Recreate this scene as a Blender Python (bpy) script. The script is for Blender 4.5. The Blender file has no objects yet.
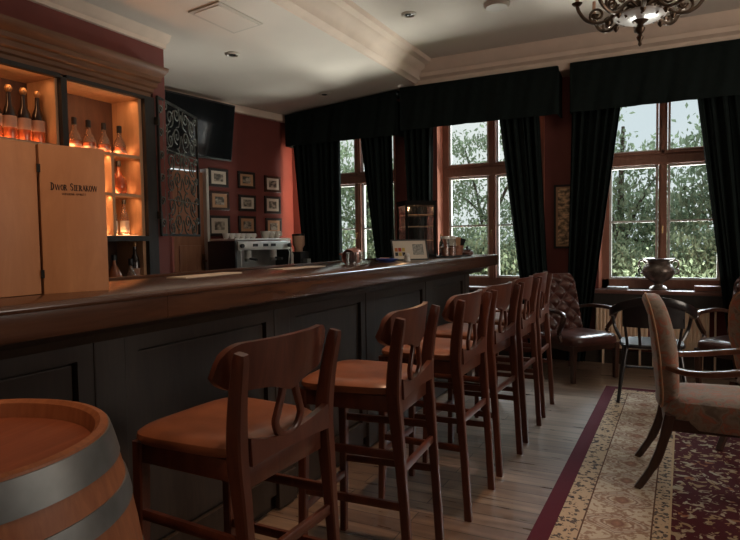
import bpy, bmesh, math, random
from mathutils import Vector, Matrix
PI = math.pi
R = math.radians
sc = bpy.context.scene
col = sc.collection

# ------------------------------------------------------------------ camera
cam_d = bpy.data.cameras.new('camera')
cam = bpy.data.objects.new('camera', cam_d); col.objects.link(cam)
cam_d.sensor_width = 36; cam_d.lens = 36 * 600 / 740; cam_d.clip_start = .02
def cam_axes(y, p, r):
    cy, sy, cp, sp, cr, sr = math.cos(y), math.sin(y), math.cos(p), math.sin(p), math.cos(r), math.sin(r)
    Rt = Vector((cy, -sy, 0)); F = Vector((sy*cp, cy*cp, -sp)); Dn = F.cross(Rt)
    return cr*Rt + sr*Dn, -sr*Rt + cr*Dn, F
r_, d_, f_ = cam_axes(R(-27), R(2.8), R(.9))
up_ = -d_
cam.matrix_world = Matrix(((r_.x, up_.x, -f_.x, 0), (r_.y, up_.y, -f_.y, 0), (r_.z, up_.z, -f_.z, 1.32), (0, 0, 0, 1)))
sc.camera = cam

# ------------------------------------------------------------------ world, lights, exposure
w = bpy.data.worlds.new('world'); sc.world = w; w.use_nodes = True
wn = w.node_tree; wn.nodes.clear()
wo = wn.nodes.new('ShaderNodeOutputWorld'); wb = wn.nodes.new('ShaderNodeBackground')
wtc = wn.nodes.new('ShaderNodeTexCoord'); wnz = wn.nodes.new('ShaderNodeTexNoise'); wr = wn.nodes.new('ShaderNodeValToRGB')
wnz.inputs['Scale'].default_value = 3
wr.color_ramp.elements[0].position = .35; wr.color_ramp.elements[0].color = (.66, .74, .80, 1)
wr.color_ramp.elements[1].position = .62; wr.color_ramp.elements[1].color = (.86, .88, .88, 1)
wn.links.new(wtc.outputs['Generated'], wnz.inputs['Vector']); wn.links.new(wnz.outputs['Fac'], wr.inputs['Fac'])
wn.links.new(wr.outputs['Color'], wb.inputs['Color']); wn.links.new(wb.outputs[0], wo.inputs[0])
wb.inputs['Strength'].default_value = .88

def light(kind, name, loc, target, energy, color, size=1.0, size_y=None, **k):
    d = bpy.data.lights.new(name, kind); d.energy = energy; d.color = color
    if kind == 'AREA':
        d.shape = 'RECTANGLE'; d.size = size; d.size_y = size_y or size
    elif kind == 'SUN': d.angle = size
    else: d.shadow_soft_size = size
    for a, b in k.items(): setattr(d, a, b)
    o = bpy.data.objects.new(name, d); col.objects.link(o); o.location = loc
    v = Vector(target) - Vector(loc)
    o.rotation_euler = v.to_track_quat('-Z', 'Y').to_euler()
    return o
# diffuse daylight falling in over the trees
light('SUN', 'daylight', (-5.1, 12.1, 6.2), (-1.9, 6.9, 1.8), 3.5, (.90, .95, 1.0), R(24))
light('SUN', 'bright_sky', (3.0, 16.9, 8.0), (0, 6.9, 1.8), 8.5, (.86, .93, 1.0), R(34))
# added fill lamps, one behind the camera and one by the right hand wall
light('AREA', 'rear_fill_light', (.2, -1.3, 1.9), (-1.6, 3.0, 1.5), 3.5, (1.0, .86, .74), 1.6, 1.5)
light('AREA', 'right_fill_light', (3.35, 3.7, 1.7), (-2, 6.2, 2.7), 44, (1.0, .84, .68), 2.2, 1.6)
# added area lamps for daylight bounced up from the ground outside
for x, e in ((-4.6, 520), (-2.3, 300), (-.1, 600)):
    light('AREA', 'ground_bounce_fill', (x, 9.3, -.45), (x*.8-.2, 4.2, 3.0), e, (1.0, .95, .88), 1.9, 1.0)
# daylight slipping between the leftmost curtain and the wall
light('AREA', 'curtain_gap_daylight', (-4.16, 6.62, 1.8), (-4.7, 6.50, 1.75), 7, (1.0, .62, .42), .08, 1.5)
# warm ceiling spots over the bar
for x, y, e, tx, ty, tz in ((-.75, .65, 54, -1.75, 1.0, 1.2), (-.8, 2.5, 95, -1.2, 2.4, .8)):
    light('SPOT', 'ceiling_spot_light', (x, y, 3.26), (tx, ty, tz), e, (1.0, .60, .36), .06, spot_size=R(58), spot_blend=.9)
sc.view_settings.view_transform = 'Standard'
sc.view_settings.look = 'None'
sc.view_settings.exposure = .30
sc.view_settings.gamma = 1
sc.view_settings.use_curve_mapping = False
sc.cycles.max_bounces = 6
sc.cycles.transparent_max_bounces = 24
sc.cycles.sample_clamp_indirect = 4

# ------------------------------------------------------------------ materials
def nodes(name):
    m = bpy.data.materials.new(name); m.use_nodes = True
    return m, m.node_tree, m.node_tree.nodes['Principled BSDF']
def ramp(nt, cols):
    r = nt.nodes.new('ShaderNodeValToRGB'); cr = r.color_ramp
    while len(cr.elements) < len(cols): cr.elements.new(.5)
    for e, (p, c) in zip(cr.elements, cols): e.position = p; e.color = (*c, 1)
    return r
def mapping(nt, scale, out='Object'):
    t = nt.nodes.new('ShaderNodeTexCoord'); mp = nt.nodes.new('ShaderNodeMapping')
    mp.inputs['Scale'].default_value = scale; nt.links.new(t.outputs[out], mp.inputs['Vector']); return mp
def bump(nt, p, src, strength, dist=.01):
    b = nt.nodes.new('ShaderNodeBump'); b.inputs['Strength'].default_value = strength; b.inputs['Distance'].default_value = dist
    nt.links.new(src, b.inputs['Height']); nt.links.new(b.outputs[0], p.inputs['Normal'])
def plain(name, c, rough=.5, metal=0, noise=.15, scale=6, bmp=0, **k):
    m, nt, p = nodes(name)
    mp = mapping(nt, (1, 1, 1)); n = nt.nodes.new('ShaderNodeTexNoise'); n.inputs['Scale'].default_value = scale; n.inputs['Detail'].default_value = 4
    nt.links.new(mp.outputs[0], n.inputs['Vector'])
    r = ramp(nt, [(.3, tuple(v*(1-noise) for v in c)), (.7, tuple(min(1, v*(1+noise)) for v in c))])
    nt.links.new(n.outputs['Fac'], r.inputs['Fac']); nt.links.new(r.outputs[0], p.inputs['Base Color'])
    p.inputs['Roughness'].default_value = rough; p.inputs['Metallic'].default_value = metal
    for a, b in k.items(): p.inputs[a.replace('_', ' ')].default_value = b
    if bmp: bump(nt, p, n.outputs['Fac'], bmp)
    return m
def wood(name, dark, light_, scale=(3, 3, .35), rough=.35, freq=9, coat=0, bmp=.08):
    m, nt, p = nodes(name)
    mp = mapping(nt, scale)
    n = nt.nodes.new('ShaderNodeTexNoise'); n.inputs['Scale'].default_value = freq; n.inputs['Detail'].default_value = 7; n.inputs['Roughness'].default_value = .6; n.inputs['Distortion'].default_value = .6
    nt.links.new(mp.outputs[0], n.inputs['Vector'])
    r = ramp(nt, [(.28, dark), (.55, tuple((a+b)/2 for a, b in zip(dark, light_))), (.75, light_)])
    nt.links.new(n.outputs['Fac'], r.inputs['Fac']); nt.links.new(r.outputs[0], p.inputs['Base Color'])
    p.inputs['Roughness'].default_value = rough; p.inputs['Coat Weight'].default_value = coat; p.inputs['Coat Roughness'].default_value = .2
    bump(nt, p, n.outputs['Fac'], bmp, .004)
    return m
def emit(name, c, s):
    m, nt, p = nodes(name)
    p.inputs['Base Color'].default_value = (*c, 1); p.inputs['Emission Color'].default_value = (*c, 1); p.inputs['Emission Strength'].default_value = s
    return m
def glass(name, tint=(.95, .97, .96), gl=.12, rough=.03):
    m = bpy.data.materials.new(name); m.use_nodes = True; nt = m.node_tree; nt.nodes.clear()
    o = nt.nodes.new('ShaderNodeOutputMaterial'); mx = nt.nodes.new('ShaderNodeMixShader'); t = nt.nodes.new('ShaderNodeBsdfTransparent'); g = nt.nodes.new('ShaderNodeBsdfGlossy')
    t.inputs[0].default_value = (*tint, 1); g.inputs['Roughness'].default_value = rough
    lw = nt.nodes.new('ShaderNodeLayerWeight'); lw.inputs[0].default_value = .35
    ma = nt.nodes.new('ShaderNodeMath'); ma.operation = 'MULTIPLY_ADD'; ma.inputs[1].default_value = .5; ma.inputs[2].default_value = gl * .5
    nt.links.new(lw.outputs['Facing'], ma.inputs[0])
    nt.links.new(ma.outputs[0], mx.inputs[0]); nt.links.new(t.outputs[0], mx.inputs[1]); nt.links.new(g.outputs[0], mx.inputs[2]); nt.links.new(mx.outputs[0], o.inputs[0])
    return m

M = {}
M['red_wall'] = plain('red_wall_paint', (.165, .040, .031), .75, noise=.12, scale=3)
M['ceiling'] = plain('ceiling_paint', (.72, .655, .58), .9, noise=.04, scale=2)
M['cornice'] = plain('cornice_paint', (.74, .60, .49), .8, noise=.05)
M['bar_dark'] = wood('dark_bar_panelling', (.018, .0115, .0075), (.040, .026, .017), (4, 4, .5), .55)
M['bar_top'] = wood('polished_counter_wood', (.050, .022, .013), (.115, .052, .027), (4, .35, 4), .22, 8, .5)
M['stool_wood'] = wood('reddish_stool_wood', (.074, .021, .012), (.155, .048, .025), (4, 4, .6), .33, 7, .3)
M['seat_leather'] = plain('tan_seat_leather', (.22, .078, .036), .32, noise=.3, scale=9, bmp=.12)
M['barrel_wood'] = wood('oak_barrel_staves', (.27, .088, .032), (.46, .17, .066), (7, 7, .6), .5, 7)
M['barrel_head'] = wood('oak_barrel_head', (.22, .060, .026), (.36, .11, .046), (9, .9, 1), .5, 4)
M['hoop'] = plain('galvanised_hoop', (.22, .23, .225), .48, .75, noise=.35, scale=7, bmp=.05)
M['cab_wood'] = wood('carved_cabinet_wood', (.13, .050, .020), (.26, .110, .045), (3, .4, 3), .45, 8)
M['cab_dark'] = wood('black_cabinet_frame', (.010, .008, .007), (.026, .020, .016), (4, 4, .4), .5)
M['cab_inside'] = wood('cabinet_lining_wood', (.055, .022, .011), (.11, .046, .022), (4, 4, .5), .6, 6)
M['shelf_pale'] = wood('pale_shelf_wood', (.52, .30, .16), (.70, .44, .26), (3, 3, .6), .5, 6)
M['iron'] = plain('wrought_iron', (.035, .036, .033), .5, .8, noise=.3, scale=20)
M['iron_green'] = plain('patinated_iron_scrolls', (.10, .108, .092), .5, .3, noise=.5, scale=18)
M['curtain'] = plain('bottle_black_velvet', (.0085, .0130, .0125), .95, noise=.15, scale=20, Specular_IOR_Level=.12)
M['window_wood'] = wood('red_brown_window_wood', (.22, .098, .066), (.33, .16, .11), (3, 3, .5), .5, 7)
M['bead'] = plain('pale_glazing_bead', (.60, .61, .60), .5)
M['sill'] = wood('window_sill_wood', (.10, .045, .035), (.20, .10, .08), (.5, 4, 4), .35)
M['pane'] = glass('window_glass', (.92, .95, .94), .0)
M['glass'] = glass('clear_glass', (.90, .92, .91), .06, .12)
M['frosted'] = plain('frosted_glass', (.55, .52, .46), .25, noise=.1)
M['radiator'] = plain('beige_radiator_enamel', (.80, .60, .43), .45, noise=.05)
M['oxblood'] = plain('oxblood_leather', (.075, .026, .020), .30, noise=.35, scale=14, bmp=.08, Coat_Weight=.3, Coat_Roughness=.25)
M['mahogany'] = wood('dark_mahogany', (.030, .012, .008), (.075, .030, .018), (4, 4, .8), .3, 8, .4)
M['walnut'] = wood('polished_walnut', (.09, .033, .018), (.20, .085, .045), (3, 3, 1), .28, 7, .5)
M['ebony'] = plain('black_lacquered_wood', (.012, .011, .012), .28, noise=.2, Coat_Weight=.5)
M['brass'] = plain('aged_brass', (.30, .19, .08), .35, .9, noise=.25, scale=12)
M['bronze'] = plain('dark_bronze', (.085, .055, .036), .36, .75, noise=.4, scale=18)
M['chrome'] = plain('brushed_chrome', (.74, .73, .69), .32, .7, noise=.12, scale=9)
M['steel'] = plain('dull_steel', (.36, .36, .34), .4, .9)
M['black'] = plain('black_plastic', (.010, .010, .011), .4, noise=.2)
M['matte_black'] = plain('matte_black_lacquer', (.006, .006, .006), .8, noise=.1, Specular_IOR_Level=.15)
M['screen'] = plain('glossy_screen', (.012, .014, .016), .12, noise=.05, Coat_Weight=.6, Coat_Roughness=.05)
M['white'] = plain('white_china', (.66, .62, .56), .3, noise=.05)
M['paper'] = plain('cream_paper', (.62, .54, .44), .8, noise=.06)
M['tan_mat'] = plain('tan_mount', (.48, .27, .15), .8, noise=.06)
M['case_wood'] = wood('pale_plywood_case', (.45, .20, .085), (.58, .28, .125), (5, 5, 1.2), .5, 4, 0, .03)
M['ink'] = plain('black_ink', (.018, .015, .014), .7)
M['amber'] = plain('amber_liquor', (.42, .12, .045), .12, noise=.2, scale=15, Transmission_Weight=.35, Coat_Weight=.4)
M['dark_liquor'] = plain('dark_bottle_glass', (.020, .010, .008), .1, Coat_Weight=.6)
M['clear_bottle'] = plain('clear_bottle_glass', (.62, .42, .30), .08, Transmission_Weight=.75, Coat_Weight=.5)
M['cork'] = plain('gold_stopper', (.52, .28, .12), .35, .4)
M['label'] = plain('pink_cream_label', (.55, .33, .24), .7)
M['door_wood'] = wood('varnished_door_wood', (.26, .115, .065), (.42, .20, .115), (3, 3, .4), .4, 7)
M['door_white'] = plain('white_door_trim', (.60, .56, .50), .5, noise=.05)
M['copper'] = plain('pinkish_copper', (.45, .20, .15), .3, .6)
M['blue'] = plain('blue_dish', (.05, .10, .40), .3)
M['grey_book'] = plain('grey_book_cover', (.22, .23, .25), .5)
M['brown_book'] = plain('brown_book_cover', (.16, .065, .045), .5)
M['basket'] = plain('copper_wicker', (.26, .105, .06), .45, .2, noise=.4, scale=40, bmp=.3)
M['spot_white'] = plain('white_enamel', (.58, .53, .46), .5, noise=.04)
M['spot_dark'] = plain('dark_lamp_glass', (.03, .03, .03), .15)
M['bowl'] = plain('milky_bowl_glass', (.50, .45, .42), .25)
M['backlit'] = plain('lamp_shade_fabric', (.50, .30, .20), .8)
M['urn'] = plain('tarnished_urn_bronze', (.15, .12, .105), .34, .6, noise=.45, scale=14)
M['reveal'] = plain('skylit_reveal_tone', (.46, .17, .11), .7, noise=.08)  # red wall tone raised to salmon, skylight put into the colour

def leafmat(name, c, tr=.45):
    m = bpy.data.materials.new(name); m.use_nodes = True; nt = m.node_tree; nt.nodes.clear()
    o = nt.nodes.new('ShaderNodeOutputMaterial'); mx = nt.nodes.new('ShaderNodeMixShader'); a = nt.nodes.new('ShaderNodeBsdfDiffuse'); b = nt.nodes.new('ShaderNodeBsdfTranslucent')
    n = nt.nodes.new('ShaderNodeTexNoise'); n.inputs['Scale'].default_value = 3.0; tc = nt.nodes.new('ShaderNodeTexCoord'); nt.links.new(tc.outputs['Object'], n.inputs[0])
    r = ramp(nt, [(.3, tuple(v*.6 for v in c)), (.7, tuple(v*1.35 for v in c))]); nt.links.new(n.outputs['Fac'], r.inputs[0])
    nt.links.new(r.outputs[0], a.inputs[0]); nt.links.new(r.outputs[0], b.inputs[0]); mx.inputs[0].default_value = tr
    nt.links.new(a.outputs[0], mx.inputs[1]); nt.links.new(b.outputs[0], mx.inputs[2]); nt.links.new(mx.outputs[0], o.inputs[0])
    return m

def mnode(nt, op, *ins):
    n = nt.nodes.new('ShaderNodeMath'); n.operation = op
    for i, v in enumerate(ins):
        if isinstance(v, (int, float)): n.inputs[i].default_value = v
        else: nt.links.new(v, n.inputs[i])
    return n.outputs[0]
def mixc(nt, fac, a, b):
    n = nt.nodes.new('ShaderNodeMix'); n.data_type = 'RGBA'
    for sock, v in ((n.inputs[0], fac), (n.inputs[6], a), (n.inputs[7], b)):
        if isinstance(v, tuple): sock.default_value = (*v, 1)
        elif isinstance(v, (int, float)): sock.default_value = v
        else: nt.links.new(v, sock)
    return n.outputs[2]

def floor_mat():
    m, nt, p = nodes('worn_floorboards')
    mp = mapping(nt, (1, 1, 1)); mp.inputs['Rotation'].default_value = (0, 0, R(90))
    br = nt.nodes.new('ShaderNodeTexBrick'); br.inputs['Scale'].default_value = 1; br.inputs['Brick Width'].default_value = 1.1; br.inputs['Row Height'].default_value = .11
    br.inputs['Mortar Size'].default_value = .003; br.inputs['Mortar Smooth'].default_value = .3; br.offset = .37
    br.inputs['Color1'].default_value = (.16, .105, .075, 1); br.inputs['Color2'].default_value = (.25, .18, .13, 1); br.inputs['Mortar'].default_value = (.03, .02, .015, 1)
    mp2 = mapping(nt, (1, 1, 1))
    nt.links.new(mp2.outputs[0], br.inputs['Vector'])
    n = nt.nodes.new('ShaderNodeTexNoise'); n.inputs['Scale'].default_value = 6; n.inputs['Detail'].default_value = 8
    ms = mapping(nt, (.5, 4, 1)); nt.links.new(ms.outputs[0], n.inputs['Vector'])
    r = ramp(nt, [(.3, (.55, .55, .55)), (.7, (1.25, 1.25, 1.25))]); nt.links.new(n.outputs['Fac'], r.inputs[0])
    mm = nt.nodes.new('ShaderNodeMix'); mm.data_type = 'RGBA'; mm.blend_type = 'MULTIPLY'; mm.inputs[0].default_value = 1
    nt.links.new(br.outputs['Color'], mm.inputs[6]); nt.links.new(r.outputs[0], mm.inputs[7])
    nt.links.new(mm.outputs[2], p.inputs['Base Color'])
    rr = nt.nodes.new('ShaderNodeMapRange'); rr.inputs[3].default_value = .20; rr.inputs[4].default_value = .42; nt.links.new(n.outputs['Fac'], rr.inputs[0]); nt.links.new(rr.outputs[0], p.inputs['Roughness'])
    bump(nt, p, br.outputs['Fac'], -.25, .003)
    return m
M['floor'] = floor_mat()

# ------------------------------------------------------------------ mesh helpers
class MB:
    def __init__(s): s.bm = bmesh.new()
    def box(s, c, d, rz=0, rx=0, ry=0, bev=0, seg=2):
        r = bmesh.ops.create_cube(s.bm, size=1); vs = r['verts']
        if bev:
            for v in vs: v.co = Vector((v.co.x*d[0], v.co.y*d[1], v.co.z*d[2]))
            es = list({e for v in vs for e in v.link_edges})
            rb = bmesh.ops.bevel(s.bm, geom=es, offset=min(bev, min(d)*.49), segments=seg, affect='EDGES', profile=.6)
            vs = list({v for f in rb['faces'] for v in f.verts} | {v for v in vs if v.is_valid})
        else:
            for v in vs: v.co = Vector((v.co.x*d[0], v.co.y*d[1], v.co.z*d[2]))
        mt = Matrix.Translation(c) @ Matrix.Rotation(rz, 4, 'Z') @ Matrix.Rotation(ry, 4, 'Y') @ Matrix.Rotation(rx, 4, 'X')
        for v in vs: v.co = mt @ v.co
        return s
    def tube(s, pts, rad, n=8, sq=None, closed=False, up=(0, 0, 1), caps=True):
        # pts: centre line; rad: number or list; sq=(w,h): rectangular section half sizes scaled by rad
        pts = [Vector(p) for p in pts]; N = len(pts)
        if isinstance(rad, (int, float)): rad = [rad]*N
        rings = []; prev = None
        for i, p in enumerate(pts):
            if closed: t = pts[(i+1) % N] - pts[i-1]
            else: t = pts[min(i+1, N-1)] - pts[max(i-1, 0)]
            t.normalize(); u = Vector(up)
            if prev is not None and not sq: u = prev
            if abs(t.dot(u)) > .98: u = Vector((1, 0, 0)) if abs(t.x) < .9 else Vector((0, 1, 0))
            a = t.cross(u).normalized(); b = a.cross(t).normalized(); prev = b
            ring = []
            if sq:
                w_, h_ = sq
                bv = .25
                for sx, sy in ((1, 1-bv), (1-bv, 1), (-1+bv, 1), (-1, 1-bv), (-1, -1+bv), (-1+bv, -1), (1-bv, -1), (1, -1+bv)):
                    ring.append(s.bm.verts.new(p + a*sx*w_*rad[i] + b*sy*h_*rad[i]))
            else:
                for k in range(n):
                    q = 2*PI*k/n; ring.append(s.bm.verts.new(p + (a*math.cos(q) + b*math.sin(q))*rad[i]))
            rings.append(ring)
        m = len(rings[0])
        for i in range(N if closed else N-1):
            A, B = rings[i], rings[(i+1) % N]
            for k in range(m): s.bm.faces.new((A[k], A[(k+1) % m], B[(k+1) % m], B[k]))
        if not closed and caps:
            s.bm.faces.new(rings[0][::-1]); s.bm.faces.new(rings[-1])
        return s
    def lathe(s, prof, c=(0, 0, 0), n=24, mat=None):
        rings = []
        for r, z in prof:
            rings.append([s.bm.verts.new(Vector((r*math.cos(2*PI*k/n), r*math.sin(2*PI*k/n), z))) for k in range(n)])
        for A, B in zip(rings, rings[1:]):
            for k in range(n): s.bm.faces.new((A[k], A[(k+1) % n], B[(k+1) % n], B[k]))
        s.bm.faces.new(rings[0][::-1]); s.bm.faces.new(rings[-1])
        mt = (mat or Matrix.Identity(4)); mt = Matrix.Translation(c) @ mt
        for rr in rings:
            for v in rr: v.co = mt @ v.co
        return s
    def pad(s, w_, d_, prof, c=(0, 0, 0), n=36, ex=4, taper=0, rz=0, mat=None):
        # superellipse outline scaled and stacked by prof [(scale inset m, z)]
        rings = []
        for ins, z in prof:
            ring = []
            for k in range(n):
                q = 2*PI*k/n; cx, sx = math.cos(q), math.sin(q)
                x = math.copysign(abs(cx)**(2/ex), cx)*max(.002, w_/2-ins); y = math.copysign(abs(sx)**(2/ex), sx)*max(.002, d_/2-ins)
                y *= 1 + taper*x/(w_/2)
                ring.append(s.bm.verts.new((x, y, z)))
            rings.append(ring)
        for A, B in zip(rings, rings[1:]):
            for k in range(n): s.bm.faces.new((A[k], A[(k+1) % n], B[(k+1) % n], B[k]))
        s.bm.faces.new(rings[0][::-1]); s.bm.faces.new(rings[-1])
        mt = Matrix.Translation(c) @ Matrix.Rotation(rz, 4, 'Z') @ (mat or Matrix.Identity(4))
        for rr in rings:
            for v in rr: v.co = mt @ v.co
        return s
    def plate(s, cols):
        # cols: list of (back_lo, back_hi, front_lo, front_hi) vectors -> closed curved board
        vs = [[s.bm.verts.new(Vector(p)) for p in c] for c in cols]
        for A, B in zip(vs, vs[1:]):
            s.bm.faces.new((A[0], B[0], B[1], A[1])); s.bm.faces.new((A[3], B[3], B[2], A[2]))
            s.bm.faces.new((A[1], B[1], B[3], A[3])); s.bm.faces.new((A[2], B[2], B[0], A[0]))
        s.bm.faces.new((vs[0][0], vs[0][1], vs[0][3], vs[0][2])); s.bm.faces.new((vs[-1][2], vs[-1][3], vs[-1][1], vs[-1][0]))
        return s
    def prism(s, poly, a, b, axis='Y'):
        # poly in the plane across axis, extruded from a to b
        def P(u, v, t): return {'Y': (u, t, v), 'X': (t, u, v), 'Z': (u, v, t)}[axis]
        A = [s.bm.verts.new(P(u, v, a)) for u, v in poly]; B = [s.bm.verts.new(P(u, v, b)) for u, v in poly]
        n = len(poly)
        for k in range(n): s.bm.faces.new((A[k], A[(k+1) % n], B[(k+1) % n], B[k]))
        s.bm.faces.new(A[::-1]); s.bm.faces.new(B)
        return s
    def sheet(s, fn, nu, nv, thick):
        # fn(u,v)->(point, normal-ish offset vector); closed thick sheet
        F = [[s.bm.verts.new(Vector(fn(i/nu, j/nv))) for j in range(nv+1)] for i in range(nu+1)]
        off = Vector(thick)
        Bk = [[s.bm.verts.new(F[i][j].co + off) for j in range(nv+1)] for i in range(nu+1)]
        for i in range(nu):
            for j in range(nv):
                s.bm.faces.new((F[i][j], F[i+1][j], F[i+1][j+1], F[i][j+1])); s.bm.faces.new((Bk[i][j+1], Bk[i+1][j+1], Bk[i+1][j], Bk[i][j]))
        for i in range(nu):
            s.bm.faces.new((F[i+1][0], F[i][0], Bk[i][0], Bk[i+1][0])); s.bm.faces.new((F[i][nv], F[i+1][nv], Bk[i+1][nv], Bk[i][nv]))
        for j in range(nv):
            s.bm.faces.new((F[0][j], F[0][j+1], Bk[0][j+1], Bk[0][j])); s.bm.faces.new((F[nu][j+1], F[nu][j], Bk[nu][j], Bk[nu][j+1]))
        return s
    def xf(s, mt):
        bmesh.ops.transform(s.bm, matrix=mt, verts=s.bm.verts); return s
    def build(s, name, mat, parent=None, smooth=True, loc=None):
        if name == 'leg':
            for v in s.bm.verts: v.co.z = max(v.co.z, 0)
        bmesh.ops.recalc_face_normals(s.bm, faces=s.bm.faces)
        me = bpy.data.meshes.new(name); s.bm.to_mesh(me); s.bm.free()
        if smooth:
            for p in me.polygons: p.use_smooth = True
            try: me.set_sharp_from_angle(angle=R(38))
            except Exception: pass
        if isinstance(mat, (list, tuple)):
            for x in mat: me.materials.append(x)
        else: me.materials.append(mat)
        o = bpy.data.objects.new(name, me); col.objects.link(o)
        if parent: o.parent = parent
        if loc: o.location = loc
        return o

def tag(o, label=None, cat=None, group=None, kind=None):
    if label: o['label'] = label
    if cat: o['category'] = cat
    if group: o['group'] = group
    if kind: o['kind'] = kind
    return o
def empty(name, loc, rz=0, label=None, cat=None, group=None, kind=None):
    o = bpy.data.objects.new(name, None); col.objects.link(o); o.location = loc; o.rotation_euler = (0, 0, rz); o.empty_display_size = .1
    return tag(o, label, cat, group, kind)
def copy_tree(o, parent=None):
    c = o.copy(); col.objects.link(c)
    if parent: c.parent = parent
    for ch in list(o.children): copy_tree(ch, c)
    return c
def S(name, mb, mat, parent=None, smooth=False, label=None, cat=None):
    return tag(mb.build(name, mat, parent, smooth), label, cat, None, 'structure' if parent is None else None)

def catmull(pts, per=6, closed=False):
    pts = [Vector(p) for p in pts]; out = []; n = len(pts)
    rng = range(n) if closed else range(n-1)
    for i in rng:
        if closed: p0, p1, p2, p3 = pts[i-1], pts[i], pts[(i+1) % n], pts[(i+2) % n]
        else: p0, p1, p2, p3 = pts[max(i-1, 0)], pts[i], pts[i+1], pts[min(i+2, n-1)]
        for k in range(per):
            t = k/per
            out.append(.5*((2*p1) + (p2-p0)*t + (2*p0-5*p1+4*p2-p3)*t*t + (3*p1-p0-3*p2+p3)*t**3))
    if not closed: out.append(pts[-1])
    return out
def lerp(a, b, t): return a + (b-a)*t

# ------------------------------------------------------------------ the room
ZL, ZR = 3.10, 3.30           # lower ceiling over the bar, raised ceiling
A_ = Vector((-4.55, 6.7)); B_ = Vector((-4.95, 3.9)); dLW = (A_-B_).normalized(); nLW = Vector((dLW.y, -dLW.x))
def LW(s_, z, off=0):         # point on the slightly angled left wall
    p = B_ + dLW*s_ + nLW*off; return Vector((p.x, p.y, z))
rzLW = math.atan2(dLW.y, dLW.x)

S('floor', MB().box((-.8, 2.6, -.05), (9.4, 8.9, .1)), M['floor'], label='worn brown floorboards', cat='floor')
# lower ceiling, sinking towards the left wall
m = MB(); v = [m.bm.verts.new(p) for p in ((-2.68, -1.8, ZL), (-2.68, 7.0, ZL), (-5.4, 7.0, 2.90), (-5.4, -1.8, 2.90), (-2.68, -1.8, 3.6), (-2.68, 7.0, 3.6), (-5.4, 7.0, 3.6), (-5.4, -1.8, 3.6))]
for f in ((0, 1, 2, 3), (4, 7, 6, 5), (0, 4, 5, 1), (2, 6, 7, 3), (1, 5, 6, 2), (0, 3, 7, 4)): m.bm.faces.new([v[i] for i in f])
S('ceiling', m, M['ceiling'], label='lower pale ceiling over the bar', cat='ceiling')
S('ceiling', MB().box((.55, 2.6, ZR+.15), (6.46, 8.9, .3)), M['ceiling'], label='raised pale ceiling of the seating side', cat='ceiling')
# mouldings between the two ceilings and over the windows
prof = [(-2.68, ZL), (-2.66, ZL), (-2.64, ZL+.02), (-2.60, ZL+.03), (-2.58, ZL+.07), (-2.55, ZL+.10), (-2.50, ZL+.12), (-2.48, ZL+.15), (-2.42, ZL+.165), (-2.40, ZR), (-2.68, ZR)]
t1 = S('trim_1', MB().prism(prof, -1.8, 6.7), M['cornice'], smooth=True, label='stepped moulding between the two ceilings', cat='ceiling moulding')
dn = MB()
for i in range(150): dn.box((-2.515, -1.2+i*.051, ZL+.135), (.03, .028, .026))
dn.build('dentil_row', M['cornice'], t1, False)
prof = [(6.7, 3.02), (6.50, 3.04), (6.46, 3.08), (6.44, 3.13), (6.38, 3.15), (6.36, 3.19), (6.33, 3.20), (6.28, 3.265), (6.26, 3.30), (6.7, 3.30)]
S('trim_2', MB().prism(prof, -2.68, 3.6, 'X'), M['cornice'], smooth=True, label='deep cornice above the window curtains', cat='cornice')
# left wall, back bar wall, and the return between them
m = MB()
for a, b, t in ((LW(-.3, 0), LW(.90, 0), 0), (LW(1.40, 0), LW(3.05, 0), 0)):
    c = (a+b)/2 - Vector((nLW.x, nLW.y, 0))*.1; m.box((c.x, c.y, 1.55), ((b-a).length, .2, 3.1), rzLW)
c = LW(1.15, 2.63, -.1); m.box(c, (.5, .2, .94), rzLW)
S('wall_left', m, M['red_wall'], label='dark red wall with framed prints', cat='wall')
tr = MB()
a, b = LW(-.3, 2.985, .03), LW(2.85, 2.985, .03)
tr.tube([LW(-.3, 2.885, .03), LW(2.75, 2.915, .03)], 1, sq=(.032, .045))
S('trim_3', tr, M['cornice'], label='pale cornice along the left wall', cat='cornice')
# back bar wall with its niche (cabinet is set into it)
XB = -3.8
m = MB()
m.box((XB-.28, 3.68, 1.55), (.56, .13, 3.1))
m.box((XB-.28, .98, 2.85), (.56, 5.27, .62))
m.box((XB-.6, .9, 1.55), (.1, 5.7, 3.1))
m.box((-4.55, 3.83-.12, 1.55), (1.0, .1, 3.1))
S('wall_bar', m, M['red_wall'], label='red wall behind the back bar cabinet', cat='wall')
prof = [(XB, 2.93), (XB+.03, 2.93), (XB+.035, 2.96), (XB+.07, 2.98), (XB+.09, 3.02), (XB+.13, 3.04), (XB+.14, 3.13), (XB, 3.13)]
S('trim_4', MB().prism(prof, -1.6, 3.745), M['cornice'], smooth=True, label='pale cornice above the back bar', cat='cornice')
# far wall with three window openings
WIN = [(-3.64, .58), (-1.89, .60), (-.12, .58)]
Z0, Z1 = .78, 2.85
m = MB(); xs = [-5.4]
for c, h in WIN: xs += [c-h-.02, c+h+.02]
xs.append(3.6)
for i in range(0, len(xs), 2): m.box(((xs[i]+xs[i+1])/2, 6.85, 1.6), (xs[i+1]-xs[i], .3, 3.4))
for c, h in WIN:
    m.box((c, 6.85, Z0/2-.0), (2*h+.04, .3, Z0)); m.box((c, 6.85, (Z1+3.3)/2), (2*h+.04, .3, 3.3-Z1))
S('wall_far', m, M['red_wall'], label='red wall with the three curtained windows', cat='wall')
m = MB(); m.box((3.55, .4, 1.65), (.1, 4.2, 3.3)); m.box((3.55, 5.6, 1.65), (.1, 2.2, 3.3)); m.box((3.55, 3.5, .45), (.1, 2.2, .9)); m.box((3.55, 3.5, 3.0), (.1, 2.2, .8))
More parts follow.
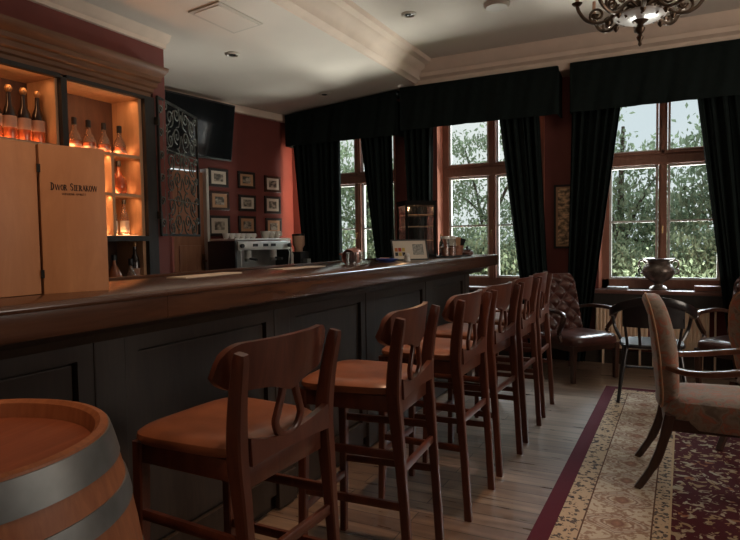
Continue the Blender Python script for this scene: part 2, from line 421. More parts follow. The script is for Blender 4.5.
S('wall_right', m, M['red_wall'], label='red wall to the right of the seating', cat='wall')
S('wall_near', MB().box((-.8, -1.75, 1.65), (9.0, .1, 3.3)), M['red_wall'], label='red wall behind the photographer', cat='wall')

S('baseboard_far', MB().box((-1.0, 6.69, .07), (8.8, .022, .14)), M['bar_dark'], label='dark skirting board under the windows', cat='skirting')
def window(i, c, h):
    root = empty('window_%d' % i, (c, 6.9, 0), kind='structure', label='tall red-brown wooden window, number %d along the far wall' % i)
    root['label'] = ['narrow strip of tall window seen left behind the bar', 'tall wooden window in the middle beside the bar end', 'tall wooden window on the right with the urn on its sill'][i-1]
    y0 = .0
    f = MB()
    for sx in (-1, 1): f.box((sx*(h-.035), y0, (Z0+Z1)/2), (.07, .10, Z1-Z0))
    f.box((0, y0, Z0+.045), (2*h, .10, .09)); f.box((0, y0, Z1-.03), (2*h, .10, .06))
    f.box((0, y0, 2.12), (2*h-.1, .11, .13)); f.box((0, y0-.035, 2.175), (2*h-.1, .09, .03)); f.box((0, y0-.03, 2.07), (2*h-.1, .08, .03))
    fr = f.build('window_frame', M['window_wood'], root, False)
    mu = MB().box((0, -.02, 1.45), (.075, .09, 1.2)).box((0, -.02, 2.48), (.075, .09, .66)).box((0, -.07, 1.45), (.035, .02, 1.2)).box((0, -.07, 2.48), (.03, .02, .66))
    mu.build('mullion', M['window_wood'], root, False)
    MB().tube([(0, -.085, 1.42), (0, -.12, 1.42), (.0, -.125, 1.35)], .008, 8).build('window_handle', M['brass'], root)
    for sx in (-1, 1):
        for za, zb in ((.87, 2.05), (2.185, 2.80)):
            xa, xb = (.045, h-.07) if sx > 0 else (-h+.07, -.045)
            b = MB(); t = .022
            b.box(((xa+xb)/2, 0, za+t/2), (xb-xa, .05, t)).box(((xa+xb)/2, 0, zb-t/2), (xb-xa, .05, t)).box((xa+t/2, 0, (za+zb)/2), (t, .05, zb-za-2*t)).box((xb-t/2, 0, (za+zb)/2), (t, .05, zb-za-2*t))
            if za < 1: b.box(((xa+xb)/2, 0, 1.475), (xb-xa-2*t, .045, .02))
            sh = b.build('sash', M['bead'], root, False)
            MB().box(((xa+xb)/2, .005, (za+zb)/2), (xb-xa-.02, .006, zb-za-.02)).build('pane', M['pane'], sh, False)
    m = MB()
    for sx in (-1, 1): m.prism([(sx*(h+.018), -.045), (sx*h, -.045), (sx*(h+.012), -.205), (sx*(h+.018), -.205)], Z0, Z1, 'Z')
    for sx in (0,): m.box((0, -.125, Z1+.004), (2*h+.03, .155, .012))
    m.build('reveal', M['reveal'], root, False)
    MB().box((0, -.19, Z0-.02), (2*h+.12, .30, .04), bev=.008).build('window_sill', M['sill'], root)
    MB().box((0, -.262, Z0-.10), (2*h+.10, .14, .12)).build('dark_sill_strip', M['cab_dark'], root, False)  # black strip added to darken the niche under the sill
    return root
for i, (c, h) in enumerate(WIN): window(i+1, c, h)

# door in the left wall
dr = empty('door_1', LW(1.15, 0, 0), rzLW, kind='structure', label='varnished panelled door beside the ironwork gate')
f = MB()
f.box((.218, .01, 1.08), (.035, .10, 2.16))
f.build('door_frame', M['door_white'], dr, False)
l = MB().box((0, .04, 1.06), (.42, .04, 2.12))
l.build('door_leaf', M['door_wood'], dr, False)
for z, hh in ((.5, .7), (1.12, .36), (1.72, .62)):
    p = MB().box((0, -.005+.02, z), (.30, .025, hh), bev=.01); p.build('door_panel', M['door_wood'], dr, False)
hd = MB().box((.165, .0, 1.10), (.035, .012, .20)).tube([(.165, 0, 1.12), (.165, -.05, 1.12), (.10, -.055, 1.12)], .008); hd.build('door_handle', M['brass'], dr)
# the local +y axis of the door points away from the room
dr.rotation_euler = (0, 0, rzLW)

# ------------------------------------------------------------------ bar counter
bar = empty('bar_counter', (-1.9, 2, 0), label='long dark panelled wooden bar counter with polished top', cat='bar counter')
XE = -1.555; YB0, YB1 = -.9, 5.85; ZT = 1.165
def loc(o_, x, y, z): return (x-o_[0], y-o_[1], z-o_[2])
bo = (-1.9, 2, 0)
m = MB()
prof = [(XE-.66, ZT), (XE-.012, ZT), (XE-.004, ZT-.005), (XE, ZT-.014), (XE-.001, ZT-.022), (XE-.005, ZT-.026), (XE-.005, ZT-.092), (XE-.010, ZT-.102), (XE-.02, ZT-.106), (XE-.66, ZT-.106)]
prof = [(u-bo[0], v_) for u, v_ in prof]
segs = [-.9, 1.52, 2.62, 3.6, 4.6, YB1]
for a, b in zip(segs, segs[1:]):
    MB().prism(prof, a-bo[1]+.0008, b-bo[1]-.0008).build('counter_top', M['bar_top'], bar)
m = MB(); m.prism([(XE-.06-bo[0], ZT-.106), (XE-.075-bo[0], ZT-.125), (XE-.12-bo[0], ZT-.137), (XE-.14-bo[0], ZT-.165), (XE-.20-bo[0], ZT-.165), (XE-.2-bo[0], ZT-.106)], YB0-bo[1], YB1-.12-bo[1])
m.build('counter_moulding', M['bar_dark'], bar)
XF = XE-.19
MB().box(((XF-.02+(-2.16))/2-bo[0], (YB0+YB1-.38)/2-bo[1], .52), (abs(XF-.02+2.16), YB1-YB0-.38, 1.04)).build('counter_body', M['bar_dark'], bar, False)
for y in (.32, 1.42, 2.435, 3.40, 4.42, 5.40):
    MB().box((XF-.005-bo[0], y-bo[1], .52), (.035, .13, 1.0), bev=.006).box((XF+.012-bo[0], y-bo[1], .09), (.03, .15, .16), bev=.005).build('pilaster', M['bar_dark'], bar, False)
ys = [-.6, .32, 1.42, 2.435, 3.40, 4.42, 5.40]
for a, b in zip(ys, ys[1:]):
    p = MB(); c = (a+b)/2; ww = b-a-.13
    p.box((XF-.016-bo[0], c-bo[1], .56), (.016, ww-.135, .74), bev=.006)
    fr = [(c-ww/2+.045, .09, .9), (c+ww/2-.045, .09, .9)]
    p.build('front_panel', M['bar_dark'], bar, False)
    q = MB()
    for yy in (a+.065+.03, b-.065-.03): q.box((XF-.006-bo[0], yy-bo[1], .55), (.028, .06, .94))
    q.box((XF-.006-bo[0], c-bo[1], .975), (.028, ww-.12, .07)).box((XF-.006-bo[0], c-bo[1], .11), (.028, ww-.12, .14))
    q.build('panel_frame', M['bar_dark'], bar, False)
# back rail trim on the bar worker's side
MB().box((XE-.64-bo[0], (YB0+YB1)/2-bo[1], ZT+.006), (.03, YB1-YB0-.1, .012), bev=.003).build('back_rail', M['bar_top'], bar)

# ------------------------------------------------------------------ bar stools
def make_stool():
    root = empty('bar_stool', (0, 0, 0))
    # seat pad
    s = MB().pad(.42, .44, [(.03, .745), (.006, .75), (0, .762), (.002, .776), (.016, .787), (.05, .793), (.11, .790), (.17, .786)], (-.015, 0, 0), ex=5, taper=-.06, n=44)
    s.build('seat', M['seat_leather'], root)
    fr = MB()
    fr.box((-.205, 0, .715), (.025, .34, .06), bev=.004)
    for sy in (-1, 1): fr.box((-.01, sy*.185, .715), (.38, .024, .06), bev=.004)
    fr.box((.178, 0, .695), (.025, .36, .06), bev=.004)
    fr.build('seat_frame', M['stool_wood'], root)
    # upper rear rail, dished
    cols = []
    for i in range(13):
        t = -1+2*i/12; y = t*.185; hi = .775+.035*t*t; lo = .735
        x0 = .198 - .012*(1-t*t)
        cols.append(((x0+.022, y, lo), (x0+.018, y, hi), (x0, y, lo), (x0-.004, y, hi)))
    MB().plate(cols).build('back_rail', M['stool_wood'], root)
    for sy in (-1, 1):
        path = catmull([(.240, sy*.198, 0), (.222, sy*.200, .30), (.200, sy*.203, .60), (.187, sy*.206, .76), (.198, sy*.214, .90), (.224, sy*.224, 1.04)], 5)
        n = len(path); rd = []
        for p in path:
            z = p.z; rd.append(.72 + .33*math.exp(-((z-.76)/.22)**2) + (0 if z < 1.03 else -.12))
        MB().tube(path, rd, sq=(.019, .024), up=(1, 0, 0)).build('leg', M['stool_wood'], root)
    for sy in (-1, 1):
        MB().tube([(-.215, sy*.195, 0), (-.205, sy*.188, .4), (-.20, sy*.183, .745)], [.75, .9, 1.05], sq=(.019, .019), up=(1, 0, 0)).build('leg', M['stool_wood'], root)
    for sy in (-1, 1):
        for z in (.53, .34):
            MB().tube([(-.205, sy*.19, z), (.205, sy*.203, z)], 1, sq=(.009, .015)).build('stretcher', M['stool_wood'], root)
    MB().tube([(.208, -.2, .47), (.208, .2, .47)], 1, sq=(.009, .016)).build('stretcher', M['stool_wood'], root)
    MB().tube([(-.207, -.19, .27), (-.207, .19, .27)], 1, sq=(.012, .016)).build('foot_rest', M['stool_wood'], root)
    # crest rail: wide curved board with round ends
    cols = []; N = 48
    for i in range(N+1):
        t = math.sin(PI/2*(-1+2*i/N)); a = abs(t); y = t*.252
        x = .203 - .060*a**2.2
        e = math.sqrt(max(0, 1-((a-.70)/.31)**2)) if a > .70 else 1
        e = max(e, .16)
        mid = 1.0 + .0*a
        hi = .988 + .072*e - .012*(1-math.cos(t*PI*.5))*0
        lo_full = .922 - .022*math.exp(-(t/.22)**2) + .012*a
        lo = .988 - (.988-lo_full)*e
        th = .011 if a < .95 else .008
        tl = .02*(hi-.93)/.1
        cols.append(((x+th, y, lo), (x+th+.016, y, hi), (x-th, y, lo), (x-th+.016, y, hi)))
    MB().plate(cols).build('crest_rail', M['stool_wood'], root)
    # open lyre shaped splat
    sp = catmull([(.205, -.028, .925), (.203, -.034, .89), (.201, -.052, .845), (.199, -.06, .815), (.197, -.040, .780), (.197, 0, .768), (.197, .040, .780), (.199, .06, .815), (.201, .052, .845), (.203, .034, .89), (.205, .028, .925)], 5)
    MB().tube(sp, 1, sq=(.0105, .008), up=(1, 0, 0)).build('splat', M['stool_wood'], root)
    return root
stools = [(-1.190, 1.417, -1.6, 'wooden bar stool nearest the barrel, its whole curved back in view'),
          (-1.115, 2.158, 4.5, 'second wooden bar stool from the barrel, orange seat lit'),
          (-1.095, 2.855, 0, 'third wooden bar stool from the barrel, in the middle of the counter'),
          (-1.09, 3.45, -3, 'fourth wooden bar stool from the barrel'),
          (-1.09, 4.06, -1, 'fifth bar stool from the barrel, second from the far counter end'),
          (-1.10, 4.65, 1, 'last wooden bar stool at the far counter end near the leather armchair')]
proto = make_stool()
for i, (x, y, a, lb) in enumerate(stools):
    o = proto if i == 0 else copy_tree(proto)
    o.location = (x, y, 0); o.rotation_euler = (0, 0, R(a)); tag(o, lb, 'bar stool', 'bar stools along the counter')

# ------------------------------------------------------------------ barrel
BC = (-1.268, .618)
br = empty('barrel', (BC[0], BC[1], 0), R(12), label='oak barrel with grey metal hoops standing in front of the bar', cat='barrel')
def brad(z): return .316 + .075*(1-((z-.475)/.475)**2)
prof = [(.28, .02), (.31, .0)] + [(brad(z), z) for z in [i*.95/22 for i in range(0, 23)]] + [(.302, .953), (.292, .945), (.287, .905), (.28, .90)]
st = MB().lathe(prof[1:], n=72); st.build('staves', M['barrel_wood'], br)
MB().lathe([(.0, .885), (.286, .885), (.286, .912), (.0, .912)][1:3], n=64).build('barrel_head', M['barrel_head'], br)
hd = MB()
for z0, z1 in ((.885, .945), (.795, .838), (.62, .665), (.285, .33), (.11, .155), (.005, .065)):
    hp = MB(); pr = [(brad(z0)-.004, z0), (brad(z0)+.003, z0)] + [(brad(lerp(z0, z1, t))+.0035, lerp(z0, z1, t)) for t in (.25, .5, .75)] + [(brad(z1)+.003, z1), (brad(z1)-.004, z1)]
    rings = []
    for r0, z in pr: rings.append([hp.bm.verts.new((r0*math.cos(2*PI*k/72), r0*math.sin(2*PI*k/72), z)) for k in range(72)])
    for A, B in zip(rings, rings[1:] + rings[:1]):
        for k in range(72): hp.bm.faces.new((A[k], A[(k+1) % 72], B[(k+1) % 72], B[k]))
    hp.build('hoop', M['hoop'], br)

# ------------------------------------------------------------------ back bar cabinet
cab = empty('back_bar_cabinet', (XB, 2.1, 0), label='built-in lit bottle cabinet with heavy carved wooden cornice', cat='cabinet')
co = (XB, 2.1, 0)
def cb(mb, x0, x1, y0, y1, z0, z1, **k):
    return mb.box(((x0+x1)/2-co[0], (y0+y1)/2-co[1], (z0+z1)/2), (abs(x1-x0), abs(y1-y0), abs(z1-z0)), **k)
CY0, CY1 = .9, 3.60
pr = [(0, 2.50), (.02, 2.50), (.024, 2.53), (.042, 2.54), (.046, 2.565), (.07, 2.575), (.074, 2.61), (.098, 2.62), (.102, 2.65), (.13, 2.675), (.152, 2.70), (.156, 2.725), (0, 2.725)]
m = MB().prism([(u, z) for u, z in pr], CY0-co[1], 3.56-co[1])
# mitred return at the corner end
vs = []
m.build('cornice', M['cab_wood'], cab)
m = MB()
for k in range(len(pr)-3):
    pass
endp = MB(); prev = None
rings = []
for u, z in pr[1:-1]:
    rings.append([endp.bm.verts.new((-.0, 3.56-co[1], z)), endp.bm.verts.new((u, 3.56-co[1], z)), endp.bm.verts.new((u, 3.56-co[1]+u*.55, z)), endp.bm.verts.new((0, 3.56-co[1]+u*.55, z))])
for A, B in zip(rings, rings[1:]):
    for k in range(4): endp.bm.faces.new((A[k], A[(k+1) % 4], B[(k+1) % 4], B[k]))
endp.bm.faces.new(rings[0][::-1]); endp.bm.faces.new(rings[-1])
endp.build('cornice_return', M['cab_wood'], cab)
m = MB(); ZS = [2.02, 1.715, 1.39]
cb(m, XB-.01, XB+.03, 2.77, 2.815, 1.0, 2.48)                     # mid stile
cb(m, XB-.01, XB+.03, 3.50, 3.60, 1.0, 2.50)
cb(m, XB-.01, XB+.03, .9, 2.77, 2.47, 2.50); cb(m, XB-.01, XB+.03, 2.815, 3.5, 2.475, 2.50)
cb(m, XB-.01, XB+.03, 2.815, 3.5, 1.345, 1.385); cb(m, XB-.01, XB+.03, .9, 2.77, 1.345, 1.385)
m.build('face_frame', M['cab_dark'], cab, False)
m = MB(); cb(m, XB-.33, XB-.31, .9, 3.6, .0, 2.5); m.build('back_panel', M['cab_inside'], cab, False)
m = MB(); cb(m, XB-.31, XB-.01, .9, 3.6, 2.47, 2.50); cb(m, XB-.31, XB-.01, 2.75, 2.785, 1.0, 2.47); cb(m, XB-.31, XB-.01, 3.47, 3.50, 1.0, 2.47)
m.build('carcass', M['shelf_pale'], cab, False)
for z in ZS:
    m = MB(); cb(m, XB-.31, XB-.012, 2.785, 3.47, z-.022, z); m.build('shelf', M['shelf_pale'], cab, False)
m = MB(); cb(m, XB-.31, XB-.012, .9, 2.75, 1.995, 2.017); m.build('shelf', M['shelf_pale'], cab, False)
for y in (3.215,):
    m = MB(); cb(m, XB-.31, XB-.02, y-.012, y+.012, ZS[2], ZS[0]-.022); m.build('divider', M['shelf_pale'], cab, False)
m = MB(); cb(m, XB-.31, XB+.02, .9, 3.6, .0, .95); m.build('base_cupboard', M['cab_dark'], cab, False)
m = MB(); cb(m, XB-.31, XB+.10, .9, 3.62, .95, .99, bev=.006); m.build('work_top', M['bar_dark'], cab, False)
# LED strips around the niche openings
def strip_light(y, z, sy, e, dirx, dirz):
    o = light('AREA', 'cabinet_strip_light', (XB-(.10 if dirz > 0 else .05), y, z), (XB-.17, y, z-.5), e, (1.0, .47, .20), sy, .02)
    v_ = Vector((dirx, 0, dirz)).normalized(); X_ = Vector((0, 1, 0)); Zc = -v_; Yc = Zc.cross(X_)
    o.rotation_euler = Matrix(((X_.x, Yc.x, Zc.x), (X_.y, Yc.y, Zc.y), (X_.z, Yc.z, Zc.z))).to_euler()
ledm = emit('warm_led_strip', (1.0, .50, .22), 1.5)
for y0, y1, z0 in ((2.80, 3.46, 2.0205), (.92, 2.74, 2.0175), (2.80, 3.46, 1.7155), (2.80, 3.46, 1.3905)):
    m = MB(); cb(m, XB-.055, XB-.045, y0, y1, z0, z0+.003); m.build('led_strip', ledm, cab, False)
for y, z, sy, e, dx_, dz_ in ((3.13, 2.026, .62, 1.9, -.4, 1), (2.25, 2.023, .9, 1.7, -.4, 1), (3.13, 1.72, .62, 1.1, -.5, 1), (3.13, 1.396, .62, 1.2, -.5, 1),
                              (3.13, 2.46, .62, .9, -.3, -1), (2.25, 2.46, .9, .9, -.3, -1), (3.13, 1.99, .62, .7, -.3, -1), (3.13, 1.685, .62, .7, -.3, -1)):
    strip_light(y, z, sy, e, dx_, dz_)

# bottles
def bottle(kind, loc_, s=1.0):
    root = empty('bottle', loc_, random.random()*6)
    if kind == 'champ':      # dark shouldered bottle with ball stopper
        MB().lathe([(.0, 0), (.036, 0), (.038, .01), (.038, .085), (.038, .0851)][1:], n=20).build('liquor', M['amber'], root)
        MB().lathe([(.038, .0853), (.0385, .15), (.034, .175), (.018, .215), (.014, .24), (.013, .285)], n=20).build('glass_body', M['dark_liquor'], root)
        lab = MB()
        lab.lathe([(.0392, .075), (.0395, .076), (.0395, .142), (.0392, .143)], n=20).build('paper_label', M['label'], root)
        MB().lathe([(.010, .285), (.014, .289), (.020, .300), (.021, .312), (.014, .326), (.004, .329)], n=16).build('stopper', M['cork'], root)
    elif kind == 'decanter':
        MB().lathe([(.036, 0), (.042, .012), (.044, .06), (.044, .0601)], n=20).build('liquor', M['amber'], root)
        MB().lathe([(.044, .0603), (.044, .075), (.034, .105), (.017, .135), (.014, .165)], n=20).build('glass_body', M['clear_bottle'], root)
        MB().lathe([(.015, .165), (.018, .168), (.018, .215), (.015, .218)], n=16).build('stopper', M['black'], root)
        MB().lathe([(.0445, .018), (.0447, .019), (.0447, .036), (.0445, .037)], n=20).build('paper_label', M['label'], root)
    elif kind == 'round':
        MB().lathe([(.045, 0), (.058, .02), (.064, .06), (.058, .11), (.035, .155), (.017, .185), (.014, .22)], n=22).build('glass_body', M['amber'], root)
        MB().lathe([(.016, .22), (.019, .223), (.019, .262), (.015, .265)], n=16).build('stopper', M['black'], root)
    elif kind == 'spirit':
        MB().lathe([(.034, 0), (.036, .01), (.036, .15), (.030, .18), (.014, .21), (.013, .255)], n=20).build('glass_body', M['clear_bottle'], root)
        MB().lathe([(.0365, .03), (.0368, .031), (.0368, .12), (.0365, .121)], n=20).build('paper_label', M['paper'], root)
        MB().lathe([(.014, .255), (.016, .257), (.016, .29), (.014, .292)], n=14).build('stopper', M['black'], root)
    elif kind == 'tall':
        MB().lathe([(.036, 0), (.038, .01), (.038, .19), (.030, .225), (.014, .26), (.013, .32)], n=20).build('glass_body', M['dark_liquor'], root)
        MB().lathe([(.0385, .05), (.0388, .051), (.0388, .14), (.0385, .141)], n=20).build('paper_label', M['label'], root)
        MB().lathe([(.014, .32), (.016, .322), (.016, .35), (.014, .352)], n=14).build('stopper', M['cork'], root)
    root.scale = (s, s, s)
    return root
random.seed(4)
XS = XB-.13
for i, (y, k, lb) in enumerate(((2.40, 'champ', 'bottle cut by the left edge of the photo on the lit shelf'),
                             (2.50, 'champ', 'dark-necked bottle with gold ball stopper, second from left on the lit shelf'),
                             (2.60, 'champ', 'gold-stoppered bottle standing third from left on the lit shelf'),
                             (2.70, 'champ', 'gold-stoppered bottle last before the black cabinet stile'))):
    tag(bottle(k, (XS, y, 2.0175), 1.12), lb, 'bottle', 'gold-stoppered bottles on the left cabinet shelf')
for y, lb in ((2.98, 'whisky bottle with black cap next to the black stile'), (3.10, 'second black-capped whisky bottle from the stile on the upper shelf'),
              (3.235, 'third black-capped whisky bottle from the stile on the upper shelf'), (3.38, 'black-capped whisky bottle nearest the glowing right cabinet side')):
    tag(bottle('decanter', (XS, y, 2.0205), 1.08), lb, 'bottle', 'whisky bottles on the right upper shelf')
tag(bottle('round', (XS, 3.36, 1.7155), 1.0), 'round amber bottle with black stopper on the middle shelf', 'bottle')
tag(bottle('spirit', (XS, 3.13, 1.7155), .9), 'slim pale bottle partly behind the wooden case, middle shelf', 'bottle')
tag(bottle('tall', (XS-.02, 3.255, 1.7155), .72), 'dark bottle beside the divider on the middle shelf', 'bottle')
tag(bottle('spirit', (XS, 3.15, 1.3905), .88), 'slim bottle with dark cap on the bottom lit shelf left of divider', 'bottle')
tag(bottle('spirit', (XS, 3.29, 1.3905), .95), 'pale-labelled bottle just right of the divider, bottom lit shelf', 'bottle')
tag(bottle('spirit', (XS, 3.40, 1.3905), .98), 'pale-labelled bottle at the right end of the bottom lit shelf', 'bottle')
tag(bottle('round', (XS+.08, 3.22, .9905), .95), 'round decanter on the dark work top beside the wooden case', 'bottle')
tag(bottle('decanter', (XS+.1, 3.36, .9905), 1.0), 'small whisky bottle on the dark work top below the cabinet', 'bottle')
tag(bottle('tall', (XS+.06, 3.44, .9905), .98), 'tall dark bottle at the right end of the dark work top', 'bottle')

# ------------------------------------------------------------------ iron gate
gaz = math.atan2(math.cos(R(-22.5)), math.sin(R(-22.5)))
gt = empty('iron_gate', (-3.765, 3.625, 1.395), gaz, label='open wrought-iron scrollwork gate hinged beside the bottle cabinet', cat='gate')
GW, GH = .87, 1.12
m = MB()
for a, b in (((0, 0), (GW, 0)), ((GW, 0), (GW, GH)), ((GW, GH), (0, GH)), ((0, GH), (0, 0))):
    m.tube([(a[0], 0, a[1]), (b[0], 0, b[1])], 1, sq=(.010, .010), up=(0, 1, 0))
m.build('gate_frame', M['iron'], gt, False)
m = MB()
m.tube([(0.10, 0, .01), (.10, 0, GH-.01)], .005, 6); 
def scroll(m, cx, cz, r0, turns, a0, sg, rad=.0068):
    pts = []
    n = int(14*turns)
    for i in range(n+1):
        t = i/n; r = r0*(1-.82*t); a = a0 + sg*2*PI*turns*t
        pts.append((cx+r*math.cos(a), 0, cz+r*math.sin(a)))
    m.tube(pts, rad, 6)
rows = 6; 
for j in range(rows):
    zc = (j+.5)*GH/rows; hgt = GH/rows
    for sx in (-1, 1):
        cx = .485 + sx*.10
        scroll(m, cx, zc+.03, .075, 1.4, PI/2 if j % 2 else -PI/2, sx)
        scroll(m, cx+sx*.145, zc-.03, .078, 1.4, -PI/2 if j % 2 else PI/2, -sx)
        m.tube(catmull([(cx+sx*.06, 0, zc+.05), (cx+sx*.11, 0, zc), (cx+sx*.16, 0, zc-.08), (cx+sx*.2, 0, zc-.10)], 4), .0055, 6)
        scroll(m, cx+sx*.235, zc+.05, .045, 1.2, PI, sx)
    m.tube(catmull([(.38, 0, zc-.085), (.44, 0, zc-.06), (.485, 0, zc+.04), (.53, 0, zc-.06), (.60, 0, zc-.085)], 5), .0055, 6)
    scroll(m, .055, zc, .042, 1.3, 0, 1)
for z in (.30, .72):
    m.tube([(0.1, 0, z), (GW, 0, z)], .005, 6)
m.build('scrollwork', M['iron_green'], gt)
for z in (.16, .92):
    MB().box((-.012, 0, z), (.04, .03, .06)).build('hinge', M['iron'], gt, False)

# ------------------------------------------------------------------ television and framed prints
tv = empty('television', LW(1.21, 2.585, .11), rzLW, label='large dark television mounted high on the red wall', cat='television')
MB().box((0, .0, 0), (.96, .05, .64), bev=.008).build('television_body', M['black'], tv)
MB().box((0, -.027, .0), (.93, .006, .60)).build('television_screen', M['screen'], tv, False)
MB().box((0, .055, .0), (.3, .06, .2)).build('wall_bracket', M['black'], tv, False)
tv.rotation_euler = (R(8), 0, rzLW)

def picture_mat(name, seed, tone):
    m, nt, p = nodes(name)
    mp = mapping(nt, (9, 9, 14)); mp.inputs['Location'].default_value = (seed*3.1, seed*1.7, seed)
    n = nt.nodes.new('ShaderNodeTexNoise'); n.inputs['Scale'].default_value = 2; n.inputs['Detail'].default_value = 6; nt.links.new(mp.outputs[0], n.inputs[0])
    r = ramp(nt, [(.40, tuple(v*.18 for v in tone)), (.52, tuple(v*.6 for v in tone)), (.60, tone)]); nt.links.new(n.outputs['Fac'], r.inputs[0])
    nt.links.new(r.outputs[0], p.inputs['Base Color']); p.inputs['Roughness'].default_value = .5
    return m
random.seed(8)
frames = [('upper left', 1.555, 2.075, .285, .21, 'cab_dark', 'paper'), ('middle left, with a tan mount', 1.56, 1.81, .285, .22, 'mahogany', 'tan_mat'), ('lower left', 1.55, 1.52, .31, .235, 'cab_dark', 'paper'),
          ('upper middle', 1.99, 2.08, .275, .20, 'cab_dark', 'tan_mat'), ('centre', 1.995, 1.80, .275, .195, 'cab_dark', 'paper'), ('lower middle', 1.985, 1.535, .275, .215, 'cab_dark', 'tan_mat'),
          ('upper right', 2.44, 2.06, .285, .205, 'mahogany', 'paper'), ('middle right', 2.43, 1.795, .285, .22, 'cab_dark', 'paper'), ('lower right', 2.44, 1.52, .285, .215, 'cab_dark', 'tan_mat')]
for i, (nm, s_, z, ww, hh, fm, mm) in enumerate(frames):
    pf = empty('framed_print', LW(s_, z, .012), rzLW, 'small dark-framed print at %s of the three by three group' % nm, 'picture', 'nine framed prints above the coffee machine')
    f = MB(); t = .03
    f.box((0, 0, hh/2-t/2), (ww, .022, t), bev=.003).box((0, 0, -hh/2+t/2), (ww, .022, t), bev=.003).box((ww/2-t/2, 0, 0), (t, .022, hh-2*t), bev=.003).box((-ww/2+t/2, 0, 0), (t, .022, hh-2*t), bev=.003)
    f.build('frame', M[fm], pf, False)
    MB().box((0, .003, 0), (ww-2*t, .008, hh-2*t)).build('mount', M[mm], pf, False)
    MB().box((0, -.003, 0), (ww*.46, .005, hh*.42)).build('print', picture_mat('print_%d' % i, i+1, (.42, .36, .28)), pf, False)

# tall print on the far wall, half behind the curtain
pf = empty('framed_print', (-1.03, 6.685, 1.545), 0, 'tall narrow dark-framed print hanging half behind the right curtain', 'picture')
f = MB(); ww, hh, t = .28, .68, .022
f.box((0, 0, hh/2-t/2), (ww, .025, t)).box((0, 0, -hh/2+t/2), (ww, .025, t)).box((ww/2-t/2, 0, 0), (t, .025, hh-2*t)).box((-ww/2+t/2, 0, 0), (t, .025, hh-2*t)); f.build('frame', M['cab_dark'], pf, False)
MB().box((0, .003, 0), (ww-2*t, .012, hh-2*t)).build('mount', M['tan_mat'], pf, False)
MB().box((0, -.0045, 0), (ww-2*t-.04, .003, hh-2*t-.04)).build('print', picture_mat('print_tall', 20, (.80, .52, .30)), pf, False)

# ------------------------------------------------------------------ curtains and valances
def curtain(x_t0, x_t1, x_b0, x_b1, zt, zb, label, n=7, yc=6.52, seed=0, bend=1.0):
    rnd = random.Random(seed); ph = [rnd.uniform(0, 6) for _ in range(4)]
    def fn(u, v):
        z = lerp(zt, zb, v); t = v**bend
        x = lerp(lerp(x_t0, x_b0, t), lerp(x_t1, x_b1, t), u)
        y = yc + .030*math.sin(u*n*2*PI+ph[0]+.8*math.sin(v*2+ph[1])) + .014*math.sin(u*n*5.3*PI+ph[2]+v*2)
        x += .010*math.sin(u*n*4*PI+ph[3])*min(u, 1-u)*4
        return (x, y, z)
    o = MB().sheet(fn, n*12, 16, (0, .006, 0)).build('curtain', M['curtain'])
    o.location = (0, 0, 0)
    return tag(o, label, 'curtain', 'floor-length black curtains')
curtain(-4.40, -3.71, -4.22, -3.735, 2.60, .03, 'black curtain hanging left of the leftmost window, by the prints', 8, seed=1)
curtain(-3.42, -2.99, -3.12, -3.0, 2.60, .03, 'black curtain slanting across the right of the leftmost window', 6, seed=2)
curtain(-2.87, -2.49, -2.74, -2.53, 2.62, .03, 'narrow gathered black curtain behind the little display cabinet', 5, seed=3)
curtain(-1.73, -1.30, -1.40, -1.17, 2.65, .03, 'black curtain slanting beside the middle window, bar end', 6, seed=4)
curtain(-.96, -.49, -1.02, -.83, 2.66, .03, 'black curtain behind the tufted leather armchair', 6, seed=5)
curtain(.165, .95, .48, 1.05, 2.66, .03, 'black curtain at the right edge of the photo', 8, seed=6)
def valance(x0, x1, label, n, seed, z0=3.0, z1=2.58, z0b=None):
    z0b = z0b or z0
    rnd = random.Random(seed); ph = rnd.uniform(0, 6)
    def fn(u, v):
        x = lerp(x0, x1, u); ztop = lerp(z0, z0b, u); z = lerp(ztop, z1, v)
        y = 6.44 + .009*math.sin(u*n*1.1*PI+ph+2.2*v)*(.35+v) + .004*math.sin(u*n*2.7*PI+v*4)
        if u < .001 or u > .999: y = 6.44
        return (x, y, z)
    root = MB().sheet(fn, n*10, 8, (0, .008, 0)).build('valance', M['curtain'])
    tag(root, label, 'valance', 'gathered black valances')
    m = MB(); zt_ = lambda x: lerp(z0, z0b, (x-x0)/(x1-x0))
    m.prism([(x0, z0-.03), (x1, z0b-.03), (x1, z0b+.002), (x0, z0+.002)], 6.435, 6.695)
    m.build('leak_stop_board', M['curtain'], root, False)  # board added to stop light leaking over the valance top
    for xx in (x0, x1):
        MB().box((xx, 6.57, (z0+z1)/2), (.012, .24, z0-z1)).build('valance_return', M['curtain'], root, False)
    return root
valance(-4.47, -2.90, 'black gathered valance over the leftmost window', 9, 1, 2.935, 2.545, 3.06)
valance(-2.86, -1.09, 'black gathered valance over the middle window', 10, 2, 3.075, 2.59)
valance(-.965, 1.15, 'black gathered valance over the right window with the urn', 12, 3, 3.085, 2.59)

